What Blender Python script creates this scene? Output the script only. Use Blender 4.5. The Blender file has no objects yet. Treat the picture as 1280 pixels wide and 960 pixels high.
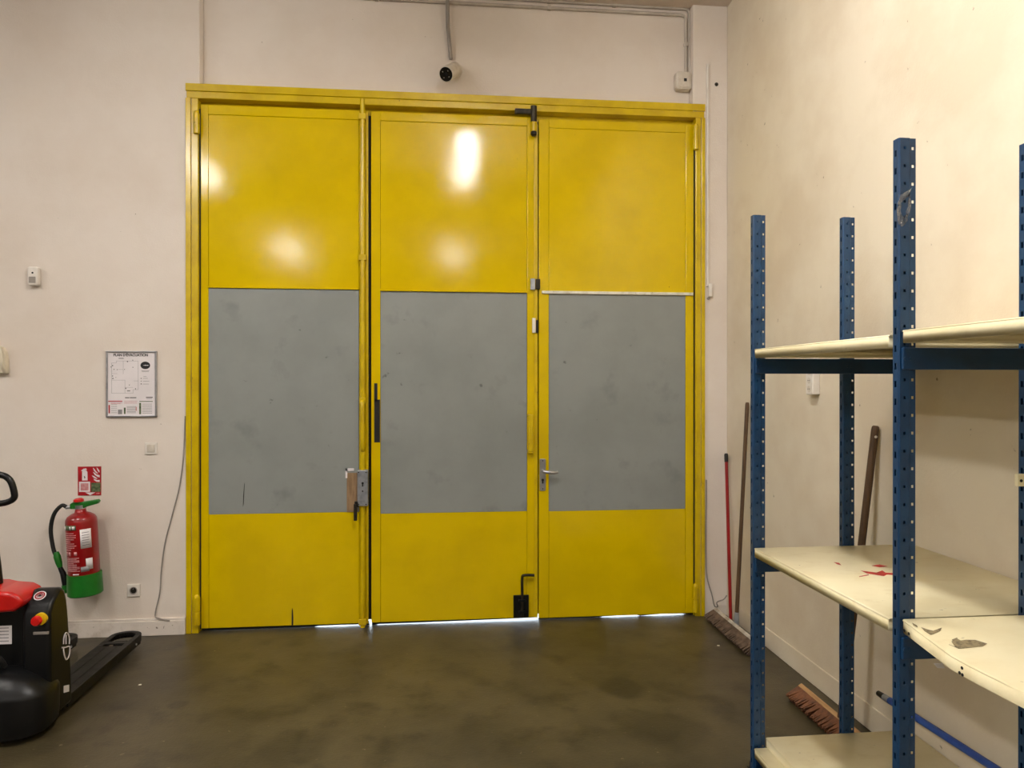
import bpy, bmesh, math, random
from mathutils import Vector, Matrix

random.seed(7)
sc = bpy.context.scene
COL = sc.collection

# ------------------------------------------------------------------ camera
F_PX, YAW, PITCH, CAM_D, CAM_H = 902.0, 0.1026, -0.0023, 4.78, 1.6
cam_d = bpy.data.cameras.new('camera')
cam_d.sensor_width = 36.0
cam_d.lens = F_PX / 1280.0 * 36.0
cam_d.clip_start = 0.05
cam = bpy.data.objects.new('camera', cam_d)
COL.objects.link(cam)
cam.location = (0, -CAM_D, CAM_H)
cam.rotation_euler = (math.pi / 2 + PITCH, 0, -YAW)
sc.camera = cam

# ------------------------------------------------------------------ world (daylight outside the door)
w = bpy.data.worlds.new('daylight')
sc.world = w
w.use_nodes = True
bg = w.node_tree.nodes['Background']
bg.inputs[0].default_value = (0.75, 0.87, 1.0, 1)
bg.inputs[1].default_value = 5.0

# ------------------------------------------------------------------ exposure
sc.view_settings.view_transform = 'Standard'
sc.view_settings.look = 'None'
sc.view_settings.gamma = 1.0
sc.view_settings.use_curve_mapping = False
sc.view_settings.exposure = 1.12
LAMP_POWER = 24.5
LAMP_COLOR = (1.0, 0.975, 0.93)
LAMPS = [(0.30, -2.90), (0.30, -8.5), (-2.70, -3.15), (-2.70, -8.5), (-5.6, -3.0), (-5.6, -8.5)]
LAMP_Z = 4.04


# ------------------------------------------------------------------ survey: sight line -> point on a plane of the place
def _ray(u, v):
    x, z, y = (u - 640) / F_PX, -(v - 480) / F_PX, 1.0
    c, s = math.cos(PITCH), math.sin(PITCH)
    y, z = c * y - s * z, s * y + c * z
    c, s = math.cos(YAW), math.sin(YAW)
    return (c * x + s * y, -s * x + c * y, z)


def on_y(u, v, Y):
    r = _ray(u, v); t = (Y + CAM_D) / r[1]
    return Vector((r[0] * t, Y, CAM_H + r[2] * t))


def on_x(u, v, X):
    r = _ray(u, v); t = X / r[0]
    return Vector((X, -CAM_D + r[1] * t, CAM_H + r[2] * t))


def PX(u, Y, v=480): return on_y(u, v, Y).x
def PZ(u, v, Y): return on_y(u, v, Y).z


# ------------------------------------------------------------------ materials
def s2l(c):
    c = c / 255.0
    return c / 12.92 if c <= 0.04045 else ((c + 0.055) / 1.055) ** 2.4


def rgb(r, g, b): return (s2l(r), s2l(g), s2l(b), 1.0)


MATS = {}


def mat(name, col, rough=0.5, metal=0.0, var=None, vscale=3.0, vlo=0.42, vhi=0.62, specks=None, sscale=40.0,
        sth=0.70, bump=0.0, bscale=60.0, bump2=0.0, b2scale=3.0, coat=0.0, stretch=None, rvar=0.0, spec=0.5,
        second=None, second_scale=1.0, second_lo=0.5, second_hi=0.7):
    m = bpy.data.materials.new(name)
    m.use_nodes = True
    nt = m.node_tree; N = nt.nodes; L = nt.links
    b = N['Principled BSDF']
    b.inputs['Roughness'].default_value = rough
    b.inputs['Metallic'].default_value = metal
    b.inputs['Specular IOR Level'].default_value = spec
    b.inputs['Coat Weight'].default_value = coat
    b.inputs['Coat Roughness'].default_value = 0.12
    b.inputs['Base Color'].default_value = col
    tc = N.new('ShaderNodeTexCoord')
    src = tc.outputs['Object']
    if stretch:
        mp = N.new('ShaderNodeMapping'); mp.inputs['Scale'].default_value = stretch
        L.new(src, mp.inputs[0]); src = mp.outputs[0]

    def noise(scale, detail=6.0, rough_=0.6, s=None):
        n = N.new('ShaderNodeTexNoise'); n.inputs['Scale'].default_value = scale
        n.inputs['Detail'].default_value = detail; n.inputs['Roughness'].default_value = rough_
        L.new(s or src, n.inputs['Vector']); return n

    def ramp(fac, lo, hi):
        r = N.new('ShaderNodeMapRange'); r.inputs[1].default_value = lo; r.inputs[2].default_value = hi
        r.clamp = True
        L.new(fac, r.inputs[0]); return r.outputs[0]

    def mix(fac, a, bcol):
        x = N.new('ShaderNodeMix'); x.data_type = 'RGBA'
        L.new(fac, x.inputs[0])
        if isinstance(a, tuple): x.inputs[6].default_value = a
        else: L.new(a, x.inputs[6])
        x.inputs[7].default_value = bcol
        return x.outputs[2]

    cur = col
    if var:
        cur = mix(ramp(noise(vscale).outputs[0], vlo, vhi), cur, var)
    if second:
        cur = mix(ramp(noise(second_scale, 4).outputs[0], second_lo, second_hi), cur, second)
    if specks:
        cur = mix(ramp(noise(sscale, 3, 0.5).outputs[0], sth, sth + 0.05), cur, specks)
    if not isinstance(cur, tuple):
        L.new(cur, b.inputs['Base Color'])
    if rvar:
        r = N.new('ShaderNodeMapRange'); r.inputs[3].default_value = max(rough - rvar, 0.02)
        r.inputs[4].default_value = rough + rvar
        L.new(noise(vscale * 1.7).outputs[0], r.inputs[0]); L.new(r.outputs[0], b.inputs['Roughness'])
    last = None
    for st, scl in ((bump2, b2scale), (bump, bscale)):
        if st:
            bn = N.new('ShaderNodeBump'); bn.inputs['Strength'].default_value = 1.0
            bn.inputs['Distance'].default_value = st
            L.new(noise(scl, 2.0 if st is bump2 else 4.0).outputs[0], bn.inputs['Height'])
            if last: L.new(last, bn.inputs['Normal'])
            last = bn.outputs[0]
    if last: L.new(last, b.inputs['Normal'])
    MATS[name] = m
    return m


mat('wall_white', rgb(226, 216, 206), 0.75, var=rgb(219, 207, 195), vscale=1.3, specks=rgb(150, 138, 125), sscale=26,
    sth=0.745, bump=0.0012, bscale=90, bump2=0.004, b2scale=5)
mat('wall_cream', rgb(221, 210, 189), 0.72, var=rgb(211, 197, 174), vscale=1.5, specks=rgb(140, 125, 105), sscale=24,
    sth=0.74, bump=0.0012, bscale=80, bump2=0.006, b2scale=2.5)
mat('wall_grey', rgb(150, 140, 128), 0.8, var=rgb(136, 126, 114), vscale=1.0, bump=0.0015, bscale=60)
mat('ceiling_paint', rgb(214, 200, 188), 0.8, var=rgb(200, 185, 172), bump=0.002, bscale=60)
mat('skirting_white', rgb(222, 212, 202), 0.6, var=rgb(190, 176, 160), vscale=9, vlo=0.5, vhi=0.75,
    specks=rgb(110, 95, 80), sscale=34, sth=0.68, bump=0.001)
mat('concrete', rgb(84, 75, 52), 0.40, var=rgb(58, 51, 34), vscale=1.3, vlo=0.34, vhi=0.66,
    second=rgb(50, 44, 29), second_scale=5.5, second_lo=0.50, second_hi=0.70,
    specks=rgb(124, 112, 88), sscale=30, sth=0.71, bump=0.0012, bscale=70, bump2=0.004, b2scale=4, rvar=0.14)


def floor_stains(m, spots):
    # oil stains with ragged outlines soaked into the slab
    nt = m.node_tree; N = nt.nodes; L = nt.links
    b = N['Principled BSDF']; src = b.inputs['Base Color'].links[0].from_socket
    tc = N.new('ShaderNodeTexCoord')
    nz = N.new('ShaderNodeTexNoise'); nz.inputs['Scale'].default_value = 6.0; nz.inputs['Detail'].default_value = 5.0
    L.new(tc.outputs['Object'], nz.inputs['Vector'])
    for (x, y, r, k) in spots:
        d = N.new('ShaderNodeVectorMath'); d.operation = 'DISTANCE'; d.inputs[1].default_value = (x, y, 0)
        L.new(tc.outputs['Object'], d.inputs[0])
        a = N.new('ShaderNodeMath'); a.operation = 'MULTIPLY_ADD'; a.inputs[1].default_value = 0.5 * r * 2; a.inputs[2].default_value = -0.5 * r
        L.new(nz.outputs[0], a.inputs[0])
        t_ = N.new('ShaderNodeMath'); t_.operation = 'ADD'; L.new(d.outputs['Value'], t_.inputs[0]); L.new(a.outputs[0], t_.inputs[1])
        mr = N.new('ShaderNodeMapRange'); mr.inputs[1].default_value = r * 0.75; mr.inputs[2].default_value = r * 1.15
        mr.inputs[3].default_value = k; mr.inputs[4].default_value = 0.0
        L.new(t_.outputs[0], mr.inputs[0])
        mx = N.new('ShaderNodeMix'); mx.data_type = 'RGBA'
        L.new(mr.outputs[0], mx.inputs[0]); L.new(src, mx.inputs[6]); mx.inputs[7].default_value = rgb(36, 31, 21)
        src = mx.outputs[2]
    L.new(src, b.inputs['Base Color'])


STAINS = [(0.97, -1.08, 0.13, 0.75), (-0.62, -1.55, 0.16, 0.4), (-1.33, -0.72, 0.20, 0.35), (0.55, -0.42, 0.10, 0.5), (1.05, -1.55, 0.18, 0.35), (-1.28, -1.05, 0.05, 0.6)]
floor_stains(MATS['concrete'], STAINS)
mat('outside_ground', rgb(200, 205, 210), 0.8, var=rgb(185, 190, 196), bump=0.002)
mat('yellow_paint', rgb(219, 189, 0), 0.09, var=rgb(210, 180, 0), vscale=2.2, specks=rgb(140, 104, 10), sscale=46,
    sth=0.765, bump=0.00015, bscale=150, bump2=0.0014, b2scale=2.6, spec=0.36)
mat('yellow_frame', rgb(212, 183, 2), 0.24, var=rgb(198, 167, 2), vscale=6, specks=rgb(92, 70, 22), sscale=44,
    sth=0.735, bump=0.0005, bscale=90, coat=0.2)
mat('grey_sheet', rgb(142, 146, 143), 0.42, var=rgb(134, 138, 135), vscale=2.0, specks=rgb(100, 103, 102), sscale=16,
    sth=0.735, second=rgb(124, 128, 126), second_scale=3.6, second_lo=0.58, second_hi=0.72,
    bump=0.0003, bscale=80, bump2=0.002, b2scale=2)
mat('dark_steel', rgb(40, 36, 30), 0.45, 0.6, var=rgb(62, 55, 42), vscale=20, bump=0.0006, bscale=80)
mat('black_rubber_or_shade', rgb(16, 15, 14), 0.7, var=rgb(28, 26, 24), vscale=12, bump=0.0006, bscale=80)  # rubber parts, also the black put into the door gaps as shade
mat('black_plastic', rgb(9, 9, 10), 0.36, spec=0.35, var=rgb(12, 12, 13), vscale=8, bump=0.0003, bscale=150, rvar=0.06)
mat('black_metal', rgb(21, 20, 18), 0.45, 0.2, spec=0.35, var=rgb(30, 28, 25), vscale=12, specks=rgb(72, 66, 56), sscale=60,
    sth=0.72, bump=0.0006, bscale=90, rvar=0.08)
mat('red_plastic', rgb(205, 16, 14), 0.28, var=rgb(190, 12, 10), vscale=6, bump=0.0002, bscale=150, coat=0.3)
mat('red_paint', rgb(150, 9, 15), 0.28, var=rgb(136, 7, 12), vscale=8, bump=0.0002, bscale=120, coat=0.3)
mat('green_plastic', rgb(18, 110, 24), 0.42, var=rgb(14, 98, 20), vscale=14, bump=0.0003, bscale=120)
mat('galvanised', rgb(176, 180, 188), 0.38, 0.7, var=rgb(150, 155, 165), vscale=24, specks=rgb(112, 112, 116),
    sscale=50, sth=0.7, bump=0.0003, bscale=90)
mat('aluminium', rgb(192, 192, 196), 0.32, 0.85, var=rgb(172, 172, 178), vscale=18, bump=0.0002, bscale=150)
mat('bare_board', rgb(156, 126, 92), 0.75, var=rgb(132, 104, 74), vscale=8, stretch=(6, 6, 1), bump=0.0008, bscale=60)
mat('pale_lip', rgb(226, 222, 208), 0.5, var=rgb(205, 198, 176), vscale=20, specks=rgb(120, 108, 80), sscale=40,
    sth=0.7, bump=0.0003)
mat('white_plastic', rgb(228, 222, 214), 0.4, var=rgb(220, 212, 202), vscale=10, bump=0.0002, bscale=120)
mat('old_or_shaded_white', rgb(214, 205, 192), 0.45, var=rgb(198, 187, 172), vscale=14, bump=0.0004, bscale=100)  # aged fittings, also the darker tone painted for the shaded camera barrel
mat('cream_plastic', rgb(226, 216, 194), 0.45, var=rgb(216, 204, 180), vscale=10, bump=0.0002, bscale=120)
mat('grey_plastic', rgb(150, 142, 134), 0.5, var=rgb(140, 132, 124), vscale=14, bump=0.0003)
mat('conduit_grey', rgb(188, 178, 166), 0.5, var=rgb(172, 160, 148), vscale=12, bump=0.0004)
mat('dark_glass', rgb(10, 9, 9), 0.12, var=rgb(14, 12, 12), vscale=10, coat=0.5)
mat('blue_steel', rgb(24, 66, 106), 0.36, 0.15, var=rgb(20, 57, 94), vscale=9, specks=rgb(66, 96, 124), sscale=70,
    sth=0.745, bump=0.0003, bscale=100, coat=0.15)
mat('cream_steel', rgb(240, 229, 192), 0.34, var=rgb(234, 221, 180), vscale=4, specks=rgb(128, 112, 80), sscale=30,
    sth=0.72, second=rgb(222, 206, 162), second_scale=9, second_lo=0.56, second_hi=0.8, stretch=(1.0, 1.6, 1.0),
    bump=0.0003, bscale=90, bump2=0.001, b2scale=8)
mat('worn_patch', rgb(150, 134, 100), 0.7, var=rgb(108, 96, 72), vscale=60, bump=0.0006, bscale=120)
mat('red_splash', rgb(196, 34, 28), 0.45, var=rgb(150, 30, 20), vscale=50, bump=0.0003)
mat('brown_wood', rgb(92, 66, 40), 0.6, var=rgb(66, 46, 28), vscale=12, stretch=(8, 8, 0.6), bump=0.0008, bscale=40)
mat('pale_wood', rgb(178, 140, 96), 0.6, var=rgb(150, 112, 74), vscale=8, stretch=(8, 0.8, 8), bump=0.0008, bscale=40)
mat('grimy_white', rgb(196, 188, 176), 0.6, var=rgb(150, 138, 122), vscale=12, specks=rgb(90, 80, 68), sscale=40,
    sth=0.68, bump=0.0006)
mat('bristle_brown', rgb(118, 70, 34), 0.7, var=rgb(80, 46, 22), vscale=24, bump=0.0008, bscale=120)
mat('bristle_dusty', rgb(104, 84, 66), 0.85, var=rgb(78, 60, 46), vscale=24, bump=0.0008, bscale=120)
mat('blue_plastic', rgb(40, 84, 168), 0.4, var=rgb(34, 70, 150), vscale=10, specks=rgb(150, 160, 190), sscale=40,
    sth=0.72, bump=0.0003)
mat('print_white', rgb(232, 226, 228), 0.3, var=rgb(226, 220, 222), vscale=6, bump=0.0001)
mat('print_black', rgb(24, 22, 24), 0.4, var=rgb(34, 32, 34), vscale=30, bump=0.0001)
mat('print_grey', rgb(136, 132, 134), 0.4, var=rgb(150, 146, 148), vscale=60, bump=0.0001)
mat('print_red', rgb(176, 20, 32), 0.4, var=rgb(160, 16, 28), vscale=20, bump=0.0001)
mat('print_pink', rgb(206, 150, 150), 0.5, var=rgb(190, 120, 124), vscale=60, bump=0.0001)
mat('print_green', rgb(62, 84, 52), 0.5, var=rgb(110, 120, 84), vscale=70, bump=0.0001)
mat('yellow_plastic', rgb(232, 196, 30), 0.4, var=rgb(220, 180, 20), vscale=20, bump=0.0002)


def film_material():
    m = bpy.data.materials.new('clear_film'); m.use_nodes = True
    b = m.node_tree.nodes['Principled BSDF']
    b.inputs['Base Color'].default_value = (0.9, 0.92, 0.95, 1)
    b.inputs['Roughness'].default_value = 0.08
    b.inputs['Transmission Weight'].default_value = 0.9
    b.inputs['IOR'].default_value = 1.2
    nt = m.node_tree
    n = nt.nodes.new('ShaderNodeTexNoise'); n.inputs['Scale'].default_value = 90
    bn = nt.nodes.new('ShaderNodeBump'); bn.inputs['Distance'].default_value = 0.003
    nt.links.new(n.outputs[0], bn.inputs['Height']); nt.links.new(bn.outputs[0], b.inputs['Normal'])
    MATS['clear_film'] = m


film_material()


def lamp_material(name, k):
    m = bpy.data.materials.new(name); m.use_nodes = True
    b = m.node_tree.nodes['Principled BSDF']
    b.inputs['Base Color'].default_value = (0.8, 0.8, 0.8, 1)
    b.inputs['Emission Color'].default_value = (*LAMP_COLOR, 1)
    b.inputs['Emission Strength'].default_value = LAMP_POWER * k
    MATS[name] = m


lamp_material('lit_diffuser_strong', 1.16)  # emission raised on this one lamp to deepen the shelf shadows
lamp_material('lit_diffuser', 0.88)


# ------------------------------------------------------------------ mesh builder
class MB:
    def __init__(self): self.v = []; self.f = []

    def add(self, vs, fs):
        o = len(self.v); self.v += [tuple(p) for p in vs]; self.f += [tuple(i + o for i in q) for q in fs]
        return self

    def box(self, x0, x1, y0, y1, z0, z1, M=None):
        if x0 > x1: x0, x1 = x1, x0
        if y0 > y1: y0, y1 = y1, y0
        if z0 > z1: z0, z1 = z1, z0
        vs = [(x, y, z) for z in (z0, z1) for y in (y0, y1) for x in (x0, x1)]
        if M: vs = [M @ Vector(p) for p in vs]
        return self.add(vs, [(0, 2, 3, 1), (4, 5, 7, 6), (0, 1, 5, 4), (2, 6, 7, 3), (0, 4, 6, 2), (1, 3, 7, 5)])

    def cyl(self, p0, p1, r0, r1=None, n=16, caps=True):
        p0, p1 = Vector(p0), Vector(p1); r1 = r0 if r1 is None else r1
        d = (p1 - p0).normalized(); a = d.orthogonal().normalized(); b = d.cross(a)
        vs = []
        for p, r in ((p0, r0), (p1, r1)):
            for i in range(n):
                t = 2 * math.pi * i / n; vs.append(p + a * (r * math.cos(t)) + b * (r * math.sin(t)))
        fs = [(i, (i + 1) % n, n + (i + 1) % n, n + i) for i in range(n)]
        if caps: fs += [tuple(reversed(range(n))), tuple(range(n, 2 * n))]
        return self.add(vs, fs)

    def tube(self, pts, r, n=8, closed=False, flat=None):
        P = [Vector(p) for p in pts]; m = len(P); rs = r if isinstance(r, (list, tuple)) else [r] * m
        prev = None; vs = []
        for i, p in enumerate(P):
            a = P[i - 1] if (i or closed) else p; b = P[(i + 1) % m] if (i < m - 1 or closed) else p
            t = (b - a).normalized()
            if prev is None: u = t.orthogonal().normalized()
            else:
                u = prev - t * prev.dot(t); u = u.normalized() if u.length > 1e-6 else t.orthogonal().normalized()
            prev = u; w_ = t.cross(u)
            for k in range(n):
                q = 2 * math.pi * k / n; vs.append(p + u * (rs[i] * math.cos(q)) + w_ * (rs[i] * math.sin(q)))
        fs = []
        for i in range(m if closed else m - 1):
            j = (i + 1) % m
            for k in range(n): fs.append((i * n + k, i * n + (k + 1) % n, j * n + (k + 1) % n, j * n + k))
        if not closed: fs += [tuple(reversed(range(n))), tuple(range((m - 1) * n, m * n))]
        return self.add(vs, fs)

    def lathe(self, prof, base, axis=(0, 0, 1), n=32, sx=1.0, sy=1.0):
        base = Vector(base); d = Vector(axis).normalized()
        a = Vector((1, 0, 0)); a = (a - d * a.dot(d)); a = a.normalized() if a.length > 1e-4 else Vector((0, 1, 0))
        b = d.cross(a); vs = []
        for r, h in prof:
            for i in range(n):
                t = 2 * math.pi * i / n; vs.append(base + d * h + a * (r * sx * math.cos(t)) + b * (r * sy * math.sin(t)))
        fs = []
        for j in range(len(prof) - 1):
            for i in range(n): fs.append((j * n + i, j * n + (i + 1) % n, (j + 1) * n + (i + 1) % n, (j + 1) * n + i))
        fs += [tuple(reversed(range(n))), tuple(range((len(prof) - 1) * n, len(prof) * n))]
        return self.add(vs, fs)

    def prism(self, poly, d0, d1, axis='y'):
        n = len(poly)
        def P(a, b, d): return (a, d, b) if axis == 'y' else ((d, a, b) if axis == 'x' else (a, b, d))
        vs = [P(a, b, d0) for a, b in poly] + [P(a, b, d1) for a, b in poly]
        fs = [tuple(range(n)), tuple(reversed(range(n, 2 * n)))]
        fs += [(i, n + i, n + (i + 1) % n, (i + 1) % n) for i in range(n)]
        return self.add(vs, fs)

    def build(self, name, m, parent=None, smooth=False, bevel=0.0, seg=2, angle=40, solidify=0.0, keep=False, merge=False):
        me = bpy.data.meshes.new(name)
        me.from_pydata(self.v, [], self.f)
        bm = bmesh.new(); bm.from_mesh(me)
        if merge: bmesh.ops.remove_doubles(bm, verts=bm.verts[:], dist=1e-4)
        if not keep: bmesh.ops.recalc_face_normals(bm, faces=bm.faces[:])
        bm.to_mesh(me); bm.free()
        me.materials.append(MATS[m] if isinstance(m, str) else m)
        o = bpy.data.objects.new(name, me); COL.objects.link(o)
        if smooth:
            for p in me.polygons: p.use_smooth = True
            me.set_sharp_from_angle(angle=math.radians(angle))
        if solidify:
            s = o.modifiers.new('solid', 'SOLIDIFY'); s.thickness = solidify; s.offset = 0
        if bevel:
            bv = o.modifiers.new('bevel', 'BEVEL'); bv.width = bevel; bv.segments = seg
            bv.limit_method = 'ANGLE'; bv.angle_limit = math.radians(40); bv.harden_normals = False
        if parent: put(o, parent)
        return o


def put(o, parent):
    """child keeps its world place"""
    inv = Matrix.Translation(-parent.location) if not any(parent.rotation_euler) else parent_mat(parent).inverted()
    o.parent = parent
    o.matrix_parent_inverse = inv


def parent_mat(p):
    m = Matrix.Translation(p.location) @ p.rotation_euler.to_matrix().to_4x4()
    return m


def thing(name, loc, label, cat, group=None):
    o = bpy.data.objects.new(name, None); COL.objects.link(o); o.location = loc
    o.empty_display_size = 0.05
    o['label'] = label; o['category'] = cat
    if group: o['group'] = group
    return o


def tag(o, label, cat, group=None):
    o['label'] = label; o['category'] = cat
    if group: o['group'] = group
    return o


def structure(o):
    o['kind'] = 'structure'; return o


def subpart(o, part):
    """second level: part -> sub-part (all meshes are in world coordinates, so only undo the root)"""
    root = part.parent
    o.parent = part
    o.matrix_parent_inverse = Matrix.Identity(4)
    return o


def rounded_rect(x0, x1, z0, z1, r, n=5):
    pts = []
    for cx, cz, a0 in ((x1 - r, z1 - r, 0), (x0 + r, z1 - r, 90), (x0 + r, z0 + r, 180), (x1 - r, z0 + r, 270)):
        for i in range(n + 1):
            a = math.radians(a0 + 90 * i / n); pts.append((cx + r * math.cos(a), cz + r * math.sin(a)))
    return pts


def smooth_path(pts, sub=6):
    P = [Vector(p) for p in pts]; out = []
    for i in range(len(P) - 1):
        p0 = P[max(i - 1, 0)]; p1 = P[i]; p2 = P[i + 1]; p3 = P[min(i + 2, len(P) - 1)]
        for k in range(sub):
            t = k / sub
            out.append(0.5 * ((2 * p1) + (p2 - p0) * t + (2 * p0 - 5 * p1 + 4 * p2 - p3) * t * t + (3 * p1 - p0 - 3 * p2 + p3) * t ** 3))
    out.append(P[-1]); return out


def lettering(text, size, pos, m, parent, name='lettering', rot=(math.pi / 2, 0, 0), align='CENTER', bold=0.0, depth=0.0004, sx=1.0):
    cu = bpy.data.curves.new('txt', 'FONT'); cu.body = text; cu.size = size; cu.align_x = align; cu.align_y = 'CENTER'
    cu.extrude = depth; cu.offset = bold; cu.resolution_u = 3
    t = bpy.data.objects.new('txt', cu); COL.objects.link(t)
    dg = bpy.context.evaluated_depsgraph_get()
    me = bpy.data.meshes.new_from_object(t.evaluated_get(dg))
    bpy.data.objects.remove(t); bpy.data.curves.remove(cu)
    M = Matrix.Translation(pos) @ Matrix.Rotation(rot[2], 4, 'Z') @ Matrix.Rotation(rot[0], 4, 'X') @ Matrix.Diagonal((sx, 1, 1, 1))
    me.transform(M); me.materials.clear(); me.materials.append(MATS[m])
    o = bpy.data.objects.new(name, me); COL.objects.link(o)
    put(o, parent); return o


# ================================================================== THE ROOM
XW = 1.981            # right wall
XL, YB, ZC = -8.0, -12.0, 4.18
FRX0, FRX1 = PX(232, 0), PX(881, 0)      # door frame outer edges
ZT = 3.50                                 # frame top
REC = 0.07                                # recess of the wall above the door
structure(MB().box(XL - .2, XW + .2, YB - .2, 0.075, -0.25, 0.0).build('floor', 'concrete'))
structure(MB().box(-30, 30, 0.075, 40, -0.25, -0.004).build('ground_outside', 'outside_ground'))
px0, px1 = PX(250, 0), PX(866, 0)
wb = MB()
zs_ = ZT - .03
wb.prism([(XL, 0), (PX(241, 0), 0), (PX(241, 0), zs_), (px0, zs_), (px0, ZC), (XL, ZC)], 0, .35)
wb.prism([(XW, 0), (PX(875, 0), 0), (PX(875, 0), zs_), (px1, zs_), (px1, ZC), (XW, ZC)], 0, .35)
wb.box(px0, px1, REC, 0.35, ZT - 0.03, ZC)
structure(wb.build('wall_back', 'wall_white', bevel=0.006))
structure(MB().box(XW, XW + .2, YB, 0.35, 0, ZC).build('wall_right', 'wall_cream'))
structure(MB().box(XL - .2, XL, YB, 0.35, 0, ZC).build('wall_left', 'wall_grey'))
structure(MB().box(XL - .2, XW + .2, YB - .2, YB, 0, ZC).build('wall_front', 'wall_grey'))
structure(MB().box(XL - .2, XW + .2, YB - .2, 0.35, ZC, ZC + .2).build('ceiling', 'ceiling_paint'))
b_ = MB().box(XL, PX(231, -.02), -0.022, 0, 0, 0.092)
b_.box(XL, PX(231, -.02), -0.016, 0, 0.092, 0.108)
structure(b_.build('baseboard_left', 'skirting_white', bevel=0.003))
structure(MB().box(XW - 0.008, XW, YB, 0, 0, 0.118).build('baseboard_right', 'wall_cream', bevel=0.004))

# ================================================================== DOOR FRAME
YF = -0.012
fr = bpy.data.objects.new('trim_1', None); COL.objects.link(fr); fr.location = (0.1, 0, 0)
structure(fr); fr['label'] = 'glossy yellow steel frame around the three-leaf door'
JL0, JLm, JL1 = PX(232, YF), PX(238.5, YF), PX(247.3, YF)
JR0, JRm, JR1 = PX(870, YF), PX(877, YF), PX(881.5, YF)
ZM = 3.452; ZI = 3.408
MB().box(JL0, JLm, YF, .0, 0, ZI - .001).box(JLm + .002, JL1, YF + .006, .10, 0, ZI - .001).build('jamb', 'yellow_frame', fr, bevel=.003)
MB().box(JRm, JR1, YF, .0, 0, ZI - .001).box(JR0, JRm - .002, YF + .006, .10, 0, ZI - .001).build('jamb', 'yellow_frame', fr, bevel=.003)
MB().box(JL0, JR1, YF, -.0005, ZM, ZT).box(px0 + .001, px1 - .001, -.0005, REC - .0005, ZM, ZT - .0005).box(JL0 + .004, JR1 - .004, YF + .007, REC + .01, ZI, ZM - .0005).build('head_bar', 'yellow_frame', fr, bevel=.003)
MB().box(JL1 - .01, JR0 + .01, 0.068, 0.10, 3.362, ZI + .01).build('stop_strip', 'yellow_frame', fr, bevel=.002)
MB().box(JL1 - .04, JL1 + .05, 0.0664, 0.10, 0.0, 3.364).build('jamb_light_block', 'black_rubber_or_shade', fr)  # added behind both jambs, keeps outside light from showing in the gaps
MB().box(JR0 - .05, JR0 + .04, 0.0664, 0.10, 0.0, 3.364).build('jamb_light_block', 'black_rubber_or_shade', fr)

# ================================================================== DOOR LEAVES
YL = 0.022      # front of leaf frames
LEAF_BACK = 0.066


def screw_row(parent, pts, y, r=0.0045):
    for x, z in pts:
        MB().cyl((x, y, z), (x, y - .0018, z), r, r * .7, 8).build('screw', 'grey_plastic', parent)


def hinge(parent, u, v0, v1):
    y = -0.016; z0, z1 = PZ(u, v1, y), PZ(u, v0, y); x = PX(u, y); zm = (z0 + z1) / 2
    h = MB()
    h.cyl((x, y, z0), (x, y, zm - .003), .019, n=16).cyl((x, y, zm + .003), (x, y, z1), .019, n=16)
    h.cyl((x, y, zm - .003), (x, y, zm + .003), .015, n=16)
    o = h.build('hinge', 'yellow_frame', parent, smooth=True)
    tip = MB().lathe([(.017, 0), (.015, .012), (.006, .02)], (x, y, z1), n=16).build('hinge_cap', 'yellow_frame', None, smooth=True)
    put(tip, parent)
    return o


def leaf(name, label, u0, u1, g0, g1, vt, vb, vg0, vg1, uc, toprail):
    """a steel leaf: frame, upper and lower sheet, grey sheet fixed over the middle"""
    x0, x1, s0, s1 = PX(u0, YL), PX(u1, YL), PX(g0, YL), PX(g1, YL)
    zt, zb, zg0, zg1 = PZ(uc, vt, YL), PZ(uc, vb, YL), PZ(uc, vg1, YL), PZ(uc, vg0, YL)
    root = bpy.data.objects.new(name, None); COL.objects.link(root); root.location = ((x0 + x1) / 2, YL, zb)
    structure(root); root['label'] = label
    MB().box(x0, s0, YL, LEAF_BACK, zb, zt).build('stile', 'yellow_paint', root, bevel=.003)
    MB().box(s1, x1, YL, LEAF_BACK, zb, zt).build('stile', 'yellow_paint', root, bevel=.003)
    zr = zt - toprail
    MB().box(s0, s1, YL, LEAF_BACK, zr, zt).build('top_rail', 'yellow_paint', root, bevel=.003)
    MB().box(s0 + .0015, s1 - .0015, YL + .003, LEAF_BACK - .005, zg1 - .02, zr - .0015).build('upper_panel', 'yellow_paint', root, bevel=.0015)
    MB().box(s0 + .0015, s1 - .0015, YL + .002, LEAF_BACK - .005, zb, zg0 - .001).build('lower_panel', 'yellow_paint', root, bevel=.002)
    MB().box(s0 + .002, s1 - .002, YL + .001, YL + .008, zg0, zg1).build('grey_panel', 'grey_sheet', root, bevel=.001)
    MB().box(s0 + .002, s1 - .002, YL + .009, LEAF_BACK - .005, zg0 - .01, zg1 + .01).build('panel_core', 'black_rubber_or_shade', root)
    MB().box(x0 + .002, x1 - .002, LEAF_BACK - .004, LEAF_BACK + .0002, zb + .002, zt - .002).build('leaf_light_block', 'black_rubber_or_shade', root)  # added dark backing, stops daylight leaking between stiles and panels
    pts = []
    n = 5
    for i in range(n):
        x = s0 + .025 + (s1 - s0 - .05) * i / (n - 1); pts += [(x, zg0 + .014), (x, zg1 - .014)]
    for i in range(1, 6):
        z = zg0 + (zg1 - zg0) * i / 6; pts += [(s0 + .014, z), (s1 - .014, z)]
    screw_row(root, pts, YL + .001, .0038)
    return dict(root=root, x0=x0, x1=x1, s0=s0, s1=s1, zt=zt, zb=zb, zg0=zg0, zg1=zg1, zr=zr)


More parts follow.
